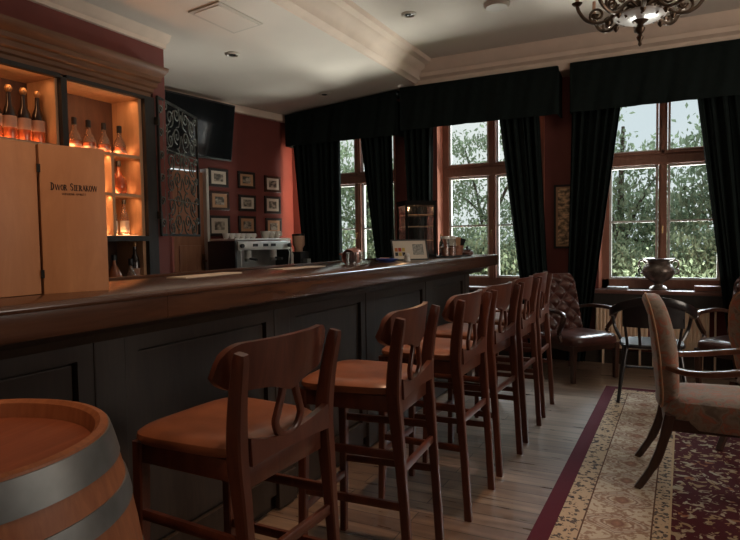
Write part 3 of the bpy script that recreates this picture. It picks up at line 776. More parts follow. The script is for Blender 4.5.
# ------------------------------------------------------------------ radiators
def radiator(x0, x1, label):
    root = empty('radiator', ((x0+x1)/2, 6.62, 0), 0, label, 'radiator', 'beige panel radiators under the right window')
    wd = x1-x0; m = MB(); n = int(wd/.035)
    m.box((0, .02, .40), (wd, .02, .46), bev=.004)
    for i in range(n): m.box((-wd/2+(i+.5)*wd/n, .006, .40), (wd/n*.62, .02, .42), bev=.006)
    m.build('radiator_panel', M['radiator'], root, False)
    MB().box((0, .03, .637), (wd, .06, .012)).build('top_grille', M['radiator'], root, False)
    MB().tube([(wd/2, .02, .60), (wd/2+.05, .02, .60), (wd/2+.05, .02, .0)], .01).build('pipe', M['radiator'], root)
    for sx in (-1, 1): MB().box((sx*wd*.35, .03, .09), (.02, .03, .18)).build('foot', M['radiator'], root, False)
radiator(-.74, -.24, 'beige panel radiator left, behind the leather armchair')
radiator(-.10, .30, 'beige panel radiator right, behind the black armchair')

# ------------------------------------------------------------------ tufted leather armchairs
def leather_armchair(loc_, rz, label):
    # local: seat faces -y
    root = empty('leather_armchair', loc_, rz, label, 'armchair', 'oxblood leather armchairs by the window wall')
    MB().pad(.58, .56, [(.03, .33), (.004, .335), (0, .36), (.004, .395), (.02, .415), (.06, .425), (.15, .43)], (0, -.03, 0), ex=6).build('seat', M['oxblood'], root)
    # tufted back, leaning
    Wd, Hh = .52, .56; nx, nz = 64, 72
    def base(u, v):
        x = (u-.5)*Wd*(1-.10*abs(v-.5)*0); z = .40 + v*Hh
        e = 1 - max(0, (v-.82)/.18)**2*.22
        x *= e
        y = .215 + .13*v + .05*(-(2*u-1)**2)
        return x, y, z
    m = MB()
    def front(u, v):
        x, y, z = base(u, v)
        a = u*6.5; b = v*7.5
        p = abs(math.sin((a+b)*PI/2)) * abs(math.sin((a-b)*PI/2))
        edge = min(1, min(u, 1-u)*10) * min(1, min(v+.1, 1-v)*8)
        d = .018 + .055*(p**.55)*edge + .02*edge
        return (x, y-d, z)
    V = [[m.bm.verts.new(front(i/nx, j/nz)) for j in range(nz+1)] for i in range(nx+1)]
    Bv = [[None]*(nz+1) for _ in range(nx+1)]
    for i in range(nx+1):
        for j in range(nz+1):
            x, y, z = base(i/nx, j/nz); Bv[i][j] = m.bm.verts.new((x, y+.03, z))
    for i in range(nx):
        for j in range(nz):
            m.bm.faces.new((V[i][j], V[i+1][j], V[i+1][j+1], V[i][j+1])); m.bm.faces.new((Bv[i][j+1], Bv[i+1][j+1], Bv[i+1][j], Bv[i][j]))
    for i in range(nx):
        m.bm.faces.new((V[i+1][0], V[i][0], Bv[i][0], Bv[i+1][0])); m.bm.faces.new((V[i][nz], V[i+1][nz], Bv[i+1][nz], Bv[i][nz]))
    for j in range(nz):
        m.bm.faces.new((V[0][j], V[0][j+1], Bv[0][j+1], Bv[0][j])); m.bm.faces.new((V[nx][j+1], V[nx][j], Bv[nx][j], Bv[nx][j+1]))
    bk = m.build('backrest', M['oxblood'], root)
    for i in range(0, 14):
        for j in range(0, 16):
            a_, b_ = i/2, j/2
            s1, s2 = (i+j), (i-j)
            if s1 % 4 == 0 and s2 % 4 == 0 or (s1 % 4 == 2 and s2 % 4 == 2):
                u, v_ = i/2/6.5, j/2/7.5
                if .08 < u < .92 and .08 < v_ < .92:
                    x, y, z = front(u, v_); MB().lathe([(.002, -.006), (.009, -.003), (.009, .002), (.004, .006)], (x, y, z), 8, Matrix.Rotation(PI/2, 4, 'X')).build('button', M['oxblood'], bk)
    for sx in (-1, 1):
        arm = catmull([(sx*.27, .24, .62), (sx*.31, .10, .645), (sx*.325, -.06, .645), (sx*.325, -.17, .635), (sx*.32, -.205, .60), (sx*.31, -.17, .52), (sx*.30, -.12, .44), (sx*.295, -.15, .36)], 6)
        n = len(arm)
        MB().tube(arm, [1.0 - .25*(i/n) for i in range(n)], sq=(.026, .017), up=(0, 0, 1)).build('arm', M['mahogany'], root)
    for sx in (-1, 1):
        MB().tube([(sx*.26, -.26, 0), (sx*.26, -.265, .34)], [.8, 1.15], sq=(.024, .024), up=(1, 0, 0)).build('leg', M['mahogany'], root)
        MB().tube([(sx*.24, .30, 0), (sx*.245, .24, .36)], [.8, 1.1], sq=(.022, .022), up=(1, 0, 0)).build('leg', M['mahogany'], root)
    m = MB()
    m.box((0, -.265, .315), (.52, .025, .06)).box((0, .22, .315), (.48, .025, .06))
    for sx in (-1, 1): m.box((sx*.262, -.02, .315), (.025, .48, .06))
    m.build('seat_rail', M['mahogany'], root, False)
    return root
leather_armchair((-.86, 5.98, 0), R(52), 'tufted oxblood leather armchair between last bar stool and right window')
leather_armchair((.55, 6.0, 0), R(-34), 'dark leather armchair under the right curtain, mostly hidden by the patterned chairs')

# ------------------------------------------------------------------ black bow-back armchair seen from behind
bc = empty('black_armchair', (-.165, 5.33, .012), R(184), 'black lacquered bow-back armchair in front of the urn window, seen from behind', 'armchair')
# local: faces -y, back at +y
MB().pad(.48, .46, [(.02, .42), (0, .43), (0, .445), (.01, .455), (.05, .452)], (0, -.02, 0), ex=3.5).build('seat', M['ebony'], bc)
pth = [(-.30, -.20, .66), (-.31, -.05, .68), (-.295, .10, .71), (-.23, .21, .76), (-.12, .26, .80), (0, .275, .81), (.12, .26, .80), (.23, .21, .76), (.295, .10, .71), (.31, -.05, .68), (.30, -.20, .66)]
MB().tube(catmull(pth, 6), 1, sq=(.014, .032), up=(0, 0, 1)).build('bow_rail', M['ebony'], bc)
cols = []
for i in range(21):
    t = -1+2*i/20; x = t*.22; y = .268-.06*t*t
    cols.append(((x, y+.010, .60), (x, y+.016, .80-.03*t*t), (x, y-.010, .60), (x, y-.004, .80-.03*t*t)))
MB().plate(cols).build('back_panel', M['ebony'], bc)
for x in (-.20, -.10, .10, .20):
    MB().tube([(x*.9, .19, .44), (x*1.05, .24-.02*abs(x)*5, .68)], .011, 8).build('spindle', M['ebony'], bc)
for sx in (-1, 1):
    MB().tube(catmull([(sx*.23, -.16, .44), (sx*.28, -.20, .54), (sx*.30, -.19, .65)], 5), .014, 8).build('arm_support', M['ebony'], bc)
    MB().tube([(sx*.24, -.22, 0), (sx*.20, -.17, .43)], [.013, .019], 10).build('leg', M['ebony'], bc)
    MB().tube([(sx*.25, .27, 0), (sx*.19, .14, .43)], [.013, .019], 10).build('leg', M['ebony'], bc)
MB().tube([(-.225, -.195, .2), (.225, -.195, .2)], .009).build('stretcher', M['ebony'], bc)

# ------------------------------------------------------------------ patterned upholstered armchairs
def tapestry():
    m, nt, p = nodes('rose_tapestry')
    mp = mapping(nt, (1, 1, 1)); n = nt.nodes.new('ShaderNodeTexNoise'); n.inputs['Scale'].default_value = 17; n.inputs['Detail'].default_value = 4; n.inputs['Distortion'].default_value = .8
    nt.links.new(mp.outputs[0], n.inputs[0])
    r = ramp(nt, [(.30, (.15, .10, .07)), (.46, (.27, .20, .145)), (.54, (.27, .13, .085)), (.60, (.40, .12, .065)), (.66, (.28, .21, .15)), (.75, (.20, .15, .11))]); nt.links.new(n.outputs['Fac'], r.inputs[0])
    n2 = nt.nodes.new('ShaderNodeTexNoise'); n2.inputs['Scale'].default_value = 300; nt.links.new(mp.outputs[0], n2.inputs[0])
    nt.links.new(r.outputs[0], p.inputs['Base Color']); p.inputs['Roughness'].default_value = .85; p.inputs['Sheen Weight'].default_value = .3
    bump(nt, p, n2.outputs['Fac'], .3, .002)
    return m
M['tapestry'] = tapestry()
def side_chair(loc_, rz, label):
    # local: faces +x, back at -x
    root = empty('patterned_armchair', loc_, rz, label, 'armchair', 'rose tapestry armchairs on the rug')
    MB().pad(.52, .53, [(.03, .325), (.0, .335), (-.006, .39), (.0, .43), (.02, .462), (.06, .476), (.13, .484), (.2, .486)], (.04, 0, 0), ex=6, taper=.08).build('seat', M['tapestry'], root)
    # upholstered back: rounded slab, leaning away
    N = 28; outl = []
    for k in range(N):
        q = 2*PI*k/N; cx, sx = math.cos(q), math.sin(q)
        y = math.copysign(abs(cx)**(2/3.2), cx)*.245; z = math.copysign(abs(sx)**(2/3.2), sx)*.30
        if z < 0: y *= .92
        outl.append((y, z))
    m = MB(); rings = []
    for off, sc_ in ((-.042, .90), (-.036, .97), (-.02, 1.0), (.016, 1.0), (.034, .96), (.046, .86), (.052, .6)):
        ring = []
        for y, z in outl:
            zz = .695 + z*sc_*1.0; t = (zz-.43)/.6
            x = -.215 - .06*t - .02*t*t + off*1.15 + .05*(y/.245)**2*.5
            ring.append(m.bm.verts.new((x, y*sc_, zz)))
        rings.append(ring)
    for A, B in zip(rings, rings[1:]):
        for k in range(N): m.bm.faces.new((A[k], A[(k+1) % N], B[(k+1) % N], B[k]))
    m.bm.faces.new(rings[0][::-1]); m.bm.faces.new(rings[-1])
    m.build('backrest', M['tapestry'], root)
    # piping round the back edge
    pp = []
    for y, z in outl:
        zz = .695+z*1.005; t = (zz-.43)/.6
        pp.append((-.215-.06*t-.02*t*t-.028+.025*(y/.245)**2, y*1.01, zz))
    MB().tube(pp, .0045, 6, closed=True).build('piping', M['tan_mat'], root)
    for sy in (-1, 1):
        arm = catmull([(-.215, sy*.225, .640), (-.13, sy*.265, .625), (-.02, sy*.29, .63), (.12, sy*.285, .65), (.20, sy*.28, .66), (.235, sy*.275, .64), (.22, sy*.27, .58), (.19, sy*.268, .46), (.20, sy*.262, .36)], 6)
        MB().tube(arm, [.9+.25*math.sin(PI*i/len(arm)) for i in range(len(arm))], sq=(.021, .014), up=(0, 0, 1)).build('arm', M['walnut'], root)
        MB().tube(catmull([(-.20, sy*.235, .40), (-.225, sy*.235, .28), (-.27, sy*.24, .14), (-.35, sy*.245, .0)], 5), [1.15]*5+[1.0]*6+[.8]*5, sq=(.021, .022), up=(1, 0, 0)).build('leg', M['mahogany'], root)
        MB().tube(catmull([(.26, sy*.25, .40), (.268, sy*.25, .26), (.258, sy*.25, .12), (.272, sy*.25, 0)], 5), [1.25]*5+[1.0]*6+[.75]*5, sq=(.022, .022), up=(1, 0, 0)).build('leg', M['mahogany'], root)
    m = MB().box((.26, 0, .35), (.03, .46, .06)).box((-.21, 0, .35), (.03, .42, .06))
    for sy in (-1, 1): m.box((.03, sy*.24, .35), (.46, .03, .06))
    m.build('seat_rail', M['mahogany'], root, False)
    return root
side_chair((.17, 3.62, .012), R(3), 'tapestry-covered armchair on the rug edge, seen from its side')
side_chair((.64, 4.33, .012), R(58), 'tapestry-covered armchair cut by the right edge of the photo')

# ------------------------------------------------------------------ rug
def rug_mat():
    m, nt, p = nodes('oriental_rug_pile')
    tc = nt.nodes.new('ShaderNodeTexCoord'); sx = nt.nodes.new('ShaderNodeSeparateXYZ'); nt.links.new(tc.outputs['Object'], sx.inputs[0])
    X, Y = sx.outputs['X'], sx.outputs['Y']
    # distance to the left edge and to the far edge, whichever is nearer (rug's origin at its far left corner)
    dx = X; dy = mnode(nt, 'MULTIPLY', Y, -1)
    d = mnode(nt, 'MINIMUM', dx, dy)
    side = mnode(nt, 'LESS_THAN', dx, dy)          # 1 = left border
    along = mnode(nt, 'ADD', mnode(nt, 'MULTIPLY', side, Y), mnode(nt, 'MULTIPLY', mnode(nt, 'SUBTRACT', 1, side), X))
    cmb = nt.nodes.new('ShaderNodeCombineXYZ'); nt.links.new(d, cmb.inputs[0]); nt.links.new(along, cmb.inputs[1])
    def florals(scale, lo, hi, vec=None, dist=0):
        v = nt.nodes.new('ShaderNodeTexVoronoi'); v.inputs['Scale'].default_value = scale; v.feature = 'F1'
        nt.links.new(vec or cmb.outputs[0], v.inputs['Vector'])
        r = nt.nodes.new('ShaderNodeMapRange'); r.inputs[1].default_value = lo; r.inputs[2].default_value = hi; nt.links.new(v.outputs['Distance'], r.inputs[0]); return r.outputs[0], v
    # inner red field with cream and tan sprays
    nz = nt.nodes.new('ShaderNodeTexNoise'); nz.inputs['Scale'].default_value = 23; nz.inputs['Detail'].default_value = 2.5; nz.inputs['Distortion'].default_value = .9
    nt.links.new(tc.outputs['Object'], nz.inputs[0])
    mk = ramp(nt, [(.55, (0, 0, 0)), (.58, (1, 1, 1))]); nt.links.new(nz.outputs['Fac'], mk.inputs[0])
    nz2 = nt.nodes.new('ShaderNodeTexNoise'); nz2.inputs['Scale'].default_value = 6; nt.links.new(tc.outputs['Object'], nz2.inputs[0])
    fc = ramp(nt, [(.4, (.34, .23, .13)), (.55, (.46, .40, .30)), (.62, (.30, .13, .07))]); nt.links.new(nz2.outputs['Fac'], fc.inputs[0])
    field = mixc(nt, mk.outputs[0], (.080, .015, .019), fc.outputs[0])
    # cream border with repeated lozenge medallions
    ph = mnode(nt, 'MULTIPLY', along, 2*PI/.27)
    cs = mnode(nt, 'COSINE', ph)
    dd = mnode(nt, 'ABSOLUTE', mnode(nt, 'DIVIDE', mnode(nt, 'SUBTRACT', d, .335), .125))
    a1 = mnode(nt, 'ADD', mnode(nt, 'MULTIPLY', dd, 1.0), mnode(nt, 'MULTIPLY', mnode(nt, 'SUBTRACT', 1, cs), .62))
    med = ramp(nt, [(.0, (.36, .19, .13)), (.12, (.22, .11, .08)), (.20, (.40, .28, .19)), (.27, (.58, .48, .37)), (.32, (.20, .11, .08)), (.37, (.56, .46, .36)), (.47, (.34, .22, .16)), (.52, (.58, .49, .39)), (.60, (.24, .15, .11)), (.65, (.56, .47, .37)), (.76, (.30, .19, .13)), (.81, (.55, .46, .35))])
    nt.links.new(mnode(nt, 'DIVIDE', a1, 1.7), med.inputs[0])
    nz3 = nt.nodes.new('ShaderNodeTexNoise'); nz3.inputs['Scale'].default_value = 45; nz3.inputs['Detail'].default_value = 2; nt.links.new(tc.outputs['Object'], nz3.inputs[0])
    k3 = ramp(nt, [(.53, (0, 0, 0)), (.57, (1, 1, 1))]); nt.links.new(nz3.outputs['Fac'], k3.inputs[0])
    cream = mixc(nt, mnode(nt, 'MULTIPLY', k3.outputs[0], .75), med.outputs[0], (.27, .15, .10))
    # narrow guard bands with blue-black buds
    fl, vv = florals(24, .20, .30)
    guard = mixc(nt, fl, (.06, .045, .045), (.50, .37, .25))
    k4 = ramp(nt, [(.56, (0, 0, 0)), (.58, (1, 1, 1))]); nt.links.new(nz3.outputs['Fac'], k4.inputs[0])
    guard = mixc(nt, mnode(nt, 'MULTIPLY', k4.outputs[0], .85), guard, (.035, .034, .045))
    def step(t): return mnode(nt, 'GREATER_THAN', d, t)
    c = mixc(nt, step(.085), (.085, .010, .020), guard)
    c = mixc(nt, step(.19), c, (.12, .06, .04)); c = mixc(nt, step(.197), c, cream)
    c = mixc(nt, step(.475), c, (.12, .06, .04)); c = mixc(nt, step(.482), c, guard)
    c = mixc(nt, step(.545), c, (.50, .36, .22)); c = mixc(nt, step(.555), c, field)
    n5 = nt.nodes.new('ShaderNodeTexNoise'); n5.inputs['Scale'].default_value = 260; nt.links.new(tc.outputs['Object'], n5.inputs[0])
    nt.links.new(c, p.inputs['Base Color']); p.inputs['Roughness'].default_value = .95; p.inputs['Specular IOR Level'].default_value = .2
    bump(nt, p, n5.outputs['Fac'], .5, .003)
    return m
rg = MB().box((1.45, -2.6, .005), (2.9, 5.2, .010)).build('rug', rug_mat(), None, False)
rg.location = (-.535, 5.6, .001)
rg.rotation_euler = (0, 0, R(-.6))
tag(rg, 'oriental rug with cream medallion border and dark red field', 'rug')

# ------------------------------------------------------------------ things on the window sill
u = empty('urn', (-.152, 6.71, Z0), 0, 'large bronze urn with scroll handles on the right window sill', 'urn')
MB().lathe([(.085, 0), (.088, .012), (.075, .03), (.045, .045), (.04, .06), (.06, .08), (.115, .115), (.148, .165), (.150, .205), (.128, .245), (.11, .265), (.113, .285), (.145, .305), (.152, .315), (.143, .318), (.10, .30)], n=36).build('urn_body', M['urn'], u)
for sx in (-1, 1):
    MB().tube(catmull([(sx*.115, 0, .27), (sx*.15, 0, .295), (sx*.178, 0, .28), (sx*.180, 0, .245), (sx*.165, 0, .22), (sx*.182, 0, .20), (sx*.175, 0, .17), (sx*.145, 0, .165)], 5), .009, 8).build('handle', M['urn'], u)
m = MB()
for k in range(14):
    a = 2*PI*k/14; m.lathe([(.002, -.012), (.016, -.006), (.018, .004), (.004, .012)], (.146*math.cos(a), .146*math.sin(a), .19), 8, Matrix.Rotation(a, 4, 'Z') @ Matrix.Rotation(PI/2, 4, 'Y'))
m.build('relief', M['urn'], u)
tag(MB().box((0, 0, .014), (.20, .14, .026), bev=.004).build('book', M['grey_book'], None, loc=(-.53, 6.66, Z0)), 'grey book lying on the sill left of the urn', 'book')
b = MB().box((0, 0, .025), (.22, .15, .048), bev=.004).build('book', M['brown_book'], None, loc=(.28, 6.66, Z0)); tag(b, 'thick brown book lying on the sill right of the urn', 'book')
tag(MB().box((0, 0, .012), (.24, .14, .022), bev=.004).build('book', M['grey_book'], None, loc=(-1.62, 6.66, Z0)), 'grey book lying on the middle window sill', 'book')

# ------------------------------------------------------------------ back counter, coffee machine and grinder
bcn = empty('back_counter', LW(1.84, 0, .33), rzLW, 'dark side counter under the framed prints', 'counter')
MB().box((0, 0, .45), (1.26, .60, .90)).build('counter_body', M['cab_dark'], bcn, False)
MB().box((0, -.01, .92), (1.30, .64, .04), bev=.006).build('counter_top', M['bar_dark'], bcn)
em = empty('espresso_machine', LW(1.70, .94, .36), rzLW, 'chrome two-group espresso machine with cups stacked on top', 'coffee machine')
# local: front faces -y, black left flank at -x
EW, ED, EH = .88, .44, .42
for sx in (-1, 1): MB().box((sx*(EW/2-.015), 0, .21), (.03, ED, .38), bev=.008).build('side_panel', M['black'], em)
MB().box((0, .12, .20), (EW-.06, .22, .36)).build('machine_body', M['steel'], em, False)
MB().box((0, -.09, .345), (EW-.06, .30, .10), bev=.01).build('control_panel', M['chrome'], em)
MB().box((0, -.02, .415), (EW, ED-.04, .02), bev=.004).build('cup_tray', M['chrome'], em)
MB().box((0, -.12, .045), (EW-.04, .30, .05), bev=.008).build('drip_tray', M['chrome'], em)
for x in (-.2, .2):
    g = MB().lathe([(.035, .20), (.04, .22), (.04, .29), (.03, .30)], (x, -.16, 0), 20).build('group_head', M['chrome'], em)
    MB().tube([(x, -.17, .205), (x, -.30, .19)], [.012, .014], 10).build('portafilter_handle', M['black'], g)
    MB().lathe([(.034, .17), (.036, .18), (.036, .21), (.03, .21)], (x, -.16, 0), 20).build('portafilter', M['steel'], g)
for x in (-.37, .37):
    MB().tube([(x, -.22, .33), (x*1.03, -.25, .26), (x*1.0, -.24, .12)], .006).build('steam_wand', M['chrome'], em)
    MB().lathe([(.022, 0), (.024, .01), (.022, .03)], (x, -.245, .345), 16, Matrix.Rotation(PI/2, 4, 'X')).build('steam_knob', M['black'], em)
for x in (-.16, .0, .12):
    MB().box((x, -.243, .35), (.07, .01, .03)).build('button_pad', M['black'], em, False)
for x in (-.40, -.33, .33, .40): pass
for sx in (-1, 1):
    for sy in (-1, 1): MB().lathe([(.018, -.018), (.02, .01), (.02, .022)], (sx*.38, sy*.2, .018), 12).build('foot', M['black'], em)
def cup(p, s=1.0, label=''):
    o = MB().lathe([(.022*s, 0), (.030*s, .012*s), (.038*s, .045*s), (.040*s, .058*s), (.036*s, .058*s), (.028*s, .015*s)], n=18).tube([(.036*s, 0, .046*s), (.055*s, 0, .043*s), (.055*s, 0, .022*s), (.032*s, 0, .02*s)], .004*s, 6).build('cup', M['white'], None, loc=p)
    return tag(o, label, 'cup', 'white cups on the espresso machine')
for i, s_ in enumerate((1.30, 1.38, 1.46, 1.54, 1.62, 1.70)):
    cup(LW(s_, 1.366, .40), 1.0, '%s small white cup from the left in the row on the espresso machine' % ['first', 'second', 'third', 'fourth', 'fifth', 'sixth'][i])
for i, s_ in enumerate((1.90, 1.99, 2.08)):
    cup(LW(s_, 1.366, .40), 1.45, ['taller white cup left of the trio at the right of the machine top', 'taller white cup in the middle of the trio at the right of the machine top', 'taller white cup at the right end of the espresso machine top'][i])
gr = empty('coffee_grinder', LW(2.43, .94, .44), rzLW, 'black coffee grinder with tinted bean hopper beside the window curtain', 'coffee grinder')
MB().box((0, 0, .13), (.16, .20, .26), bev=.015).build('grinder_body', M['black'], gr)
MB().lathe([(.05, .26), (.05, .30), (.075, .34), (.078, .45), (.07, .455)], n=20).build('hopper', M['backlit'], gr)
MB().lathe([(.08, .455), (.08, .475), (.07, .48)], n=20).build('hopper_lid', M['black'], gr)
MB().box((0, -.13, .14), (.07, .07, .06)).build('dosing_chute', M['steel'], gr, False)
jr = empty('storage_jar', LW(2.215, .94, .46), 0, 'pale round jar standing between espresso machine and grinder', 'jar')
MB().lathe([(.05, 0), (.065, .01), (.068, .22), (.06, .25), (.04, .26)], n=24).build('jar_body', M['frosted'], jr)
MB().lathe([(.052, .26), (.055, .27), (.05, .31), (.02, .325)], n=20).build('jar_lid', M['white'], jr)

# ------------------------------------------------------------------ things on the bar
def slab(p, w_, d_, h_, rz=0): return p
wc = empty('wooden_case', (-1.795, 1.230, ZT), math.atan2(.93, .37), 'pale wooden gift case with black lettering standing open on the counter', 'case')
# local x runs along the front panel, front faces -y(local) => towards the room
CWd, CHt = .200, .478
MB().box((CWd/2, .045, CHt/2), (CWd, .09, CHt), bev=.002).build('case_body', M['case_wood'], wc)
lid = MB().box((-.105, .012, CHt/2+.001), (.20, .02, CHt-.002), rz=R(0), bev=.002)
lid.xf(Matrix.Translation((-.002, .0, 0)) @ Matrix.Rotation(R(22), 4, 'Z'))
lid = lid.build('case_lid', M['case_wood'], wc)
for z in (.065, .40):
    MB().box((-.003, -.004, z), (.010, .006, .026)).build('hinge', M['iron'], wc, False)
# hand-drawn serif capitals
GL = {
 'D': [('v', .12), ('arc', (.12, .5, .62, .5, -90, 90))], 'W': [('l', (0, 1, .25, 0, 1)), ('l', (.25, 0, .5, 1, 0)), ('l', (.5, 1, .75, 0, 1)), ('l', (.75, 0, 1, 1, 0))],
 'O': [('arc', (.5, .5, .42, .5, 0, 360))], 'R': [('v', .12), ('arc', (.12, .74, .55, .26, -90, 90)), ('l', (.42, .48, .92, 0, 1))],
 'S': [('s', 0)], 'I': [('v', .5)], 'E': [('v', .14), ('l', (.14, .97, .85, .97, 0)), ('l', (.14, .5, .68, .5, 0)), ('l', (.14, .03, .88, .03, 0))],
 'A': [('l', (.05, 0, .5, 1, 0)), ('l', (.5, 1, .95, 0, 1)), ('l', (.24, .36, .76, .36, 0))], 'K': [('v', .14), ('l', (.14, .42, .86, 1, 0)), ('l', (.36, .56, .92, 0, 1))],
 'U': [('l', (.14, 1, .14, .3, 1)), ('arc', (.5, .3, .36, .3, 180, 360)), ('l', (.86, .3, .86, 1, 0))], 'P': [('v', .14), ('arc', (.14, .72, .58, .28, -90, 90))], 'T': [('v', .5), ('l', (.02, .97, .98, .97, 0))]}
def stroke(mb, a, b, th, y):
    a = Vector((a[0], y, a[1])); b = Vector((b[0], y, b[1])); t = (b-a)
    if t.length < 1e-6: return
    t.normalize(); n = Vector((-t.z, 0, t.x))*th/2; e = t*th*.3
    vs = [mb.bm.verts.new(q) for q in (a-e+n, b+e+n, b+e-n, a-e-n)]
    v2 = [mb.bm.verts.new(q.co + Vector((0, .0008, 0))) for q in vs]
    mb.bm.faces.new(vs); mb.bm.faces.new(v2[::-1])
    for k in range(4): mb.bm.faces.new((vs[k], v2[k], v2[(k+1) % 4], vs[(k+1) % 4]))
def glyph(mb, ch, x0, z0, w_, h_, y):
    T, t = h_*.15, h_*.065
    P = lambda u, v: (x0+u*w_, z0+v*h_)
    for k, a in GL[ch]:
        if k == 'v':
            stroke(mb, P(a, 0), P(a, 1), T, y)
            for v in (.02, .98): stroke(mb, (x0+a*w_-T*1.0, z0+v*h_), (x0+a*w_+T*1.0, z0+v*h_), t, y)
        elif k == 'l':
            stroke(mb, P(a[0], a[1]), P(a[2], a[3]), T if a[4] else t*1.1, y)
        elif k == 'arc':
            cx, cz, rx, rz_, a0, a1 = a; n = 16; pr_ = None
            for i in range(n+1):
                q = R(a0+(a1-a0)*i/n); pt = P(cx+rx*math.cos(q), cz+rz_*math.sin(q))
                if pr_: stroke(mb, pr_, pt, lerp(t, T, abs(math.cos(q))), y)
                pr_ = pt
        else:
            pts = [(.82, .80), (.66, .96), (.42, .98), (.20, .85), (.20, .66), (.42, .54), (.62, .45), (.80, .30), (.76, .12), (.52, .02), (.28, .04), (.14, .22)]
            for i in range(len(pts)-1): stroke(mb, P(*pts[i]), P(*pts[i+1]), t if i in (0, 9, 10) else T*.8, y)
def write(mb, text, cx, z0, h_, wd, y, big=None):
    ws = []; 
    for i, ch in enumerate(text):
        f = {'I': .32, 'W': 1.25, ' ': .5}.get(ch, .72)
        if big and i in big: f *= 1.25
        ws.append(f)
    tot = sum(ws)+.16*(len(ws)-1); u = wd/tot; x = cx-wd/2
    for i, ch in enumerate(text):
        if ch != ' ': glyph(mb, ch, x, z0, ws[i]*u, h_*(1.3 if big and i in big else 1), y)
        x += (ws[i]+.16)*u
m = MB(); write(m, 'DWOR SIERAKOW', CWd/2+.002, .334, .0175, .140, -.0010, (0, 5))
write(m, 'SUPERIOR SPIRITS', CWd/2, .319, .0058, .074, -.0010)
m.build('lettering', M['ink'], wc, False)

bt = bottle('tall', (-1.70, .985, ZT), 1.0)
bt['label'] = 'dark bottle cut by the left edge of the photo, on the counter'; bt['category'] = 'bottle'

def tumbler(p, label):
    o = MB().lathe([(.028, 0), (.032, .004), (.036, .085), (.0345, .085), (.030, .012), (.004, .011)], n=24).build('tumbler', M['glass'], None, loc=p)
    return tag(o, label, 'glass', 'glasses on the counter')
tumbler((-1.80, 3.28, ZT), 'clear glass tumbler in front of the copper mug on the counter')
tumbler((-1.77, 3.40, ZT), 'second clear glass tumbler just beyond the first on the counter')
mg = empty('copper_mug', (-1.93, 3.62, ZT+.058), 0, 'pinkish copper mug lying on its side by the tumblers', 'mug')
MB().lathe([(.0, 0), (.045, 0), (.056, .02), (.058, .09), (.052, .115), (.048, .113), (.052, .09), (.04, .012)][1:], (0, -.03, 0), 24, Matrix.Rotation(R(96), 4, 'X') @ Matrix.Rotation(R(20), 4, 'Z')).build('mug_body', M['copper'], mg)
MB().tube(catmull([(-.055, -.06, .0), (-.085, -.07, .01), (-.09, -.10, .01), (-.056, -.11, 0)], 4), .005, 6).build('mug_handle', M['copper'], mg)
mg.location.z = ZT+.058
o = MB().lathe([(.05, 0), (.075, .012), (.085, .022), (.08, .022), (.05, .008), (.01, .007)], n=28).build('dish', M['blue'], None, loc=(-1.86, 3.93, ZT)); tag(o, 'shallow blue dish on the counter before the framed card', 'dish')
o = MB().pad(.10, .06, [(.01, 0), (0, .006), (.002, .016), (.015, .024)], n=24, ex=2.4).build('soap_bar', M['copper'], None, loc=(-1.98, 4.13, ZT)); o.name = 'pink_box'; tag(o, 'small pinkish rounded box just behind the blue dish', 'box')
# framed card
cf = empty('framed_card', (-1.80, 4.23, ZT), math.atan2(.388, .082)-R(30), 'framed card with coloured squares leaning back on the counter', 'picture frame')
mm_ = Matrix.Rotation(R(-16), 4, 'X')
f = MB(); ww, hh, t = .30, .165, .010
f.box((0, 0, hh-t/2), (ww, .012, t)).box((0, 0, t/2), (ww, .012, t)).box((ww/2-t/2, 0, hh/2), (t, .012, hh-2*t)).box((-ww/2+t/2, 0, hh/2), (t, .012, hh-2*t)); f.xf(mm_); f.build('frame', M['black'], cf, False)
MB().box((0, .002, hh/2), (ww-2*t, .006, hh-2*t)).xf(mm_).build('card', M['paper'], cf, False)
cc = {'orange_square': (.55, .16, .03), 'yellow_square': (.55, .38, .08), 'dark_square': (.03, .03, .035), 'red_square': (.40, .04, .03)}
sq = [(-.115, .085, 'orange_square'), (-.085, .085, 'red_square'), (-.055, .085, 'yellow_square'), (-.115, .05, 'dark_square'), (-.085, .05, 'yellow_square'), (-.055, .05, 'dark_square')]
for nm, c_ in cc.items():
    im = plain(nm+'_ink', c_, .7)
    for x, z, k in sq:
        if k == nm: MB().box((x, -.002, z), (.024, .002, .028)).xf(mm_).build('printed_square', im, cf, False)
MB().box((.07, -.002, .085), (.09, .002, .085)).xf(mm_).build('printed_text_block', plain('grey_print', (.28, .27, .24), .8, noise=.5, scale=90), cf, False)
MB().tube([(0, .05, .10), (0, .11, .0)], .005, 6).build('stand', M['black'], cf)
fg = MB().lathe([(.02, 0), (.026, .01), (.018, .03), (.022, .045), (.012, .06)], n=16).build('china_figurine', M['white'], None, loc=(-1.70, 3.92, ZT)); tag(fg, 'little white china figurine in front of the framed card', 'figurine')
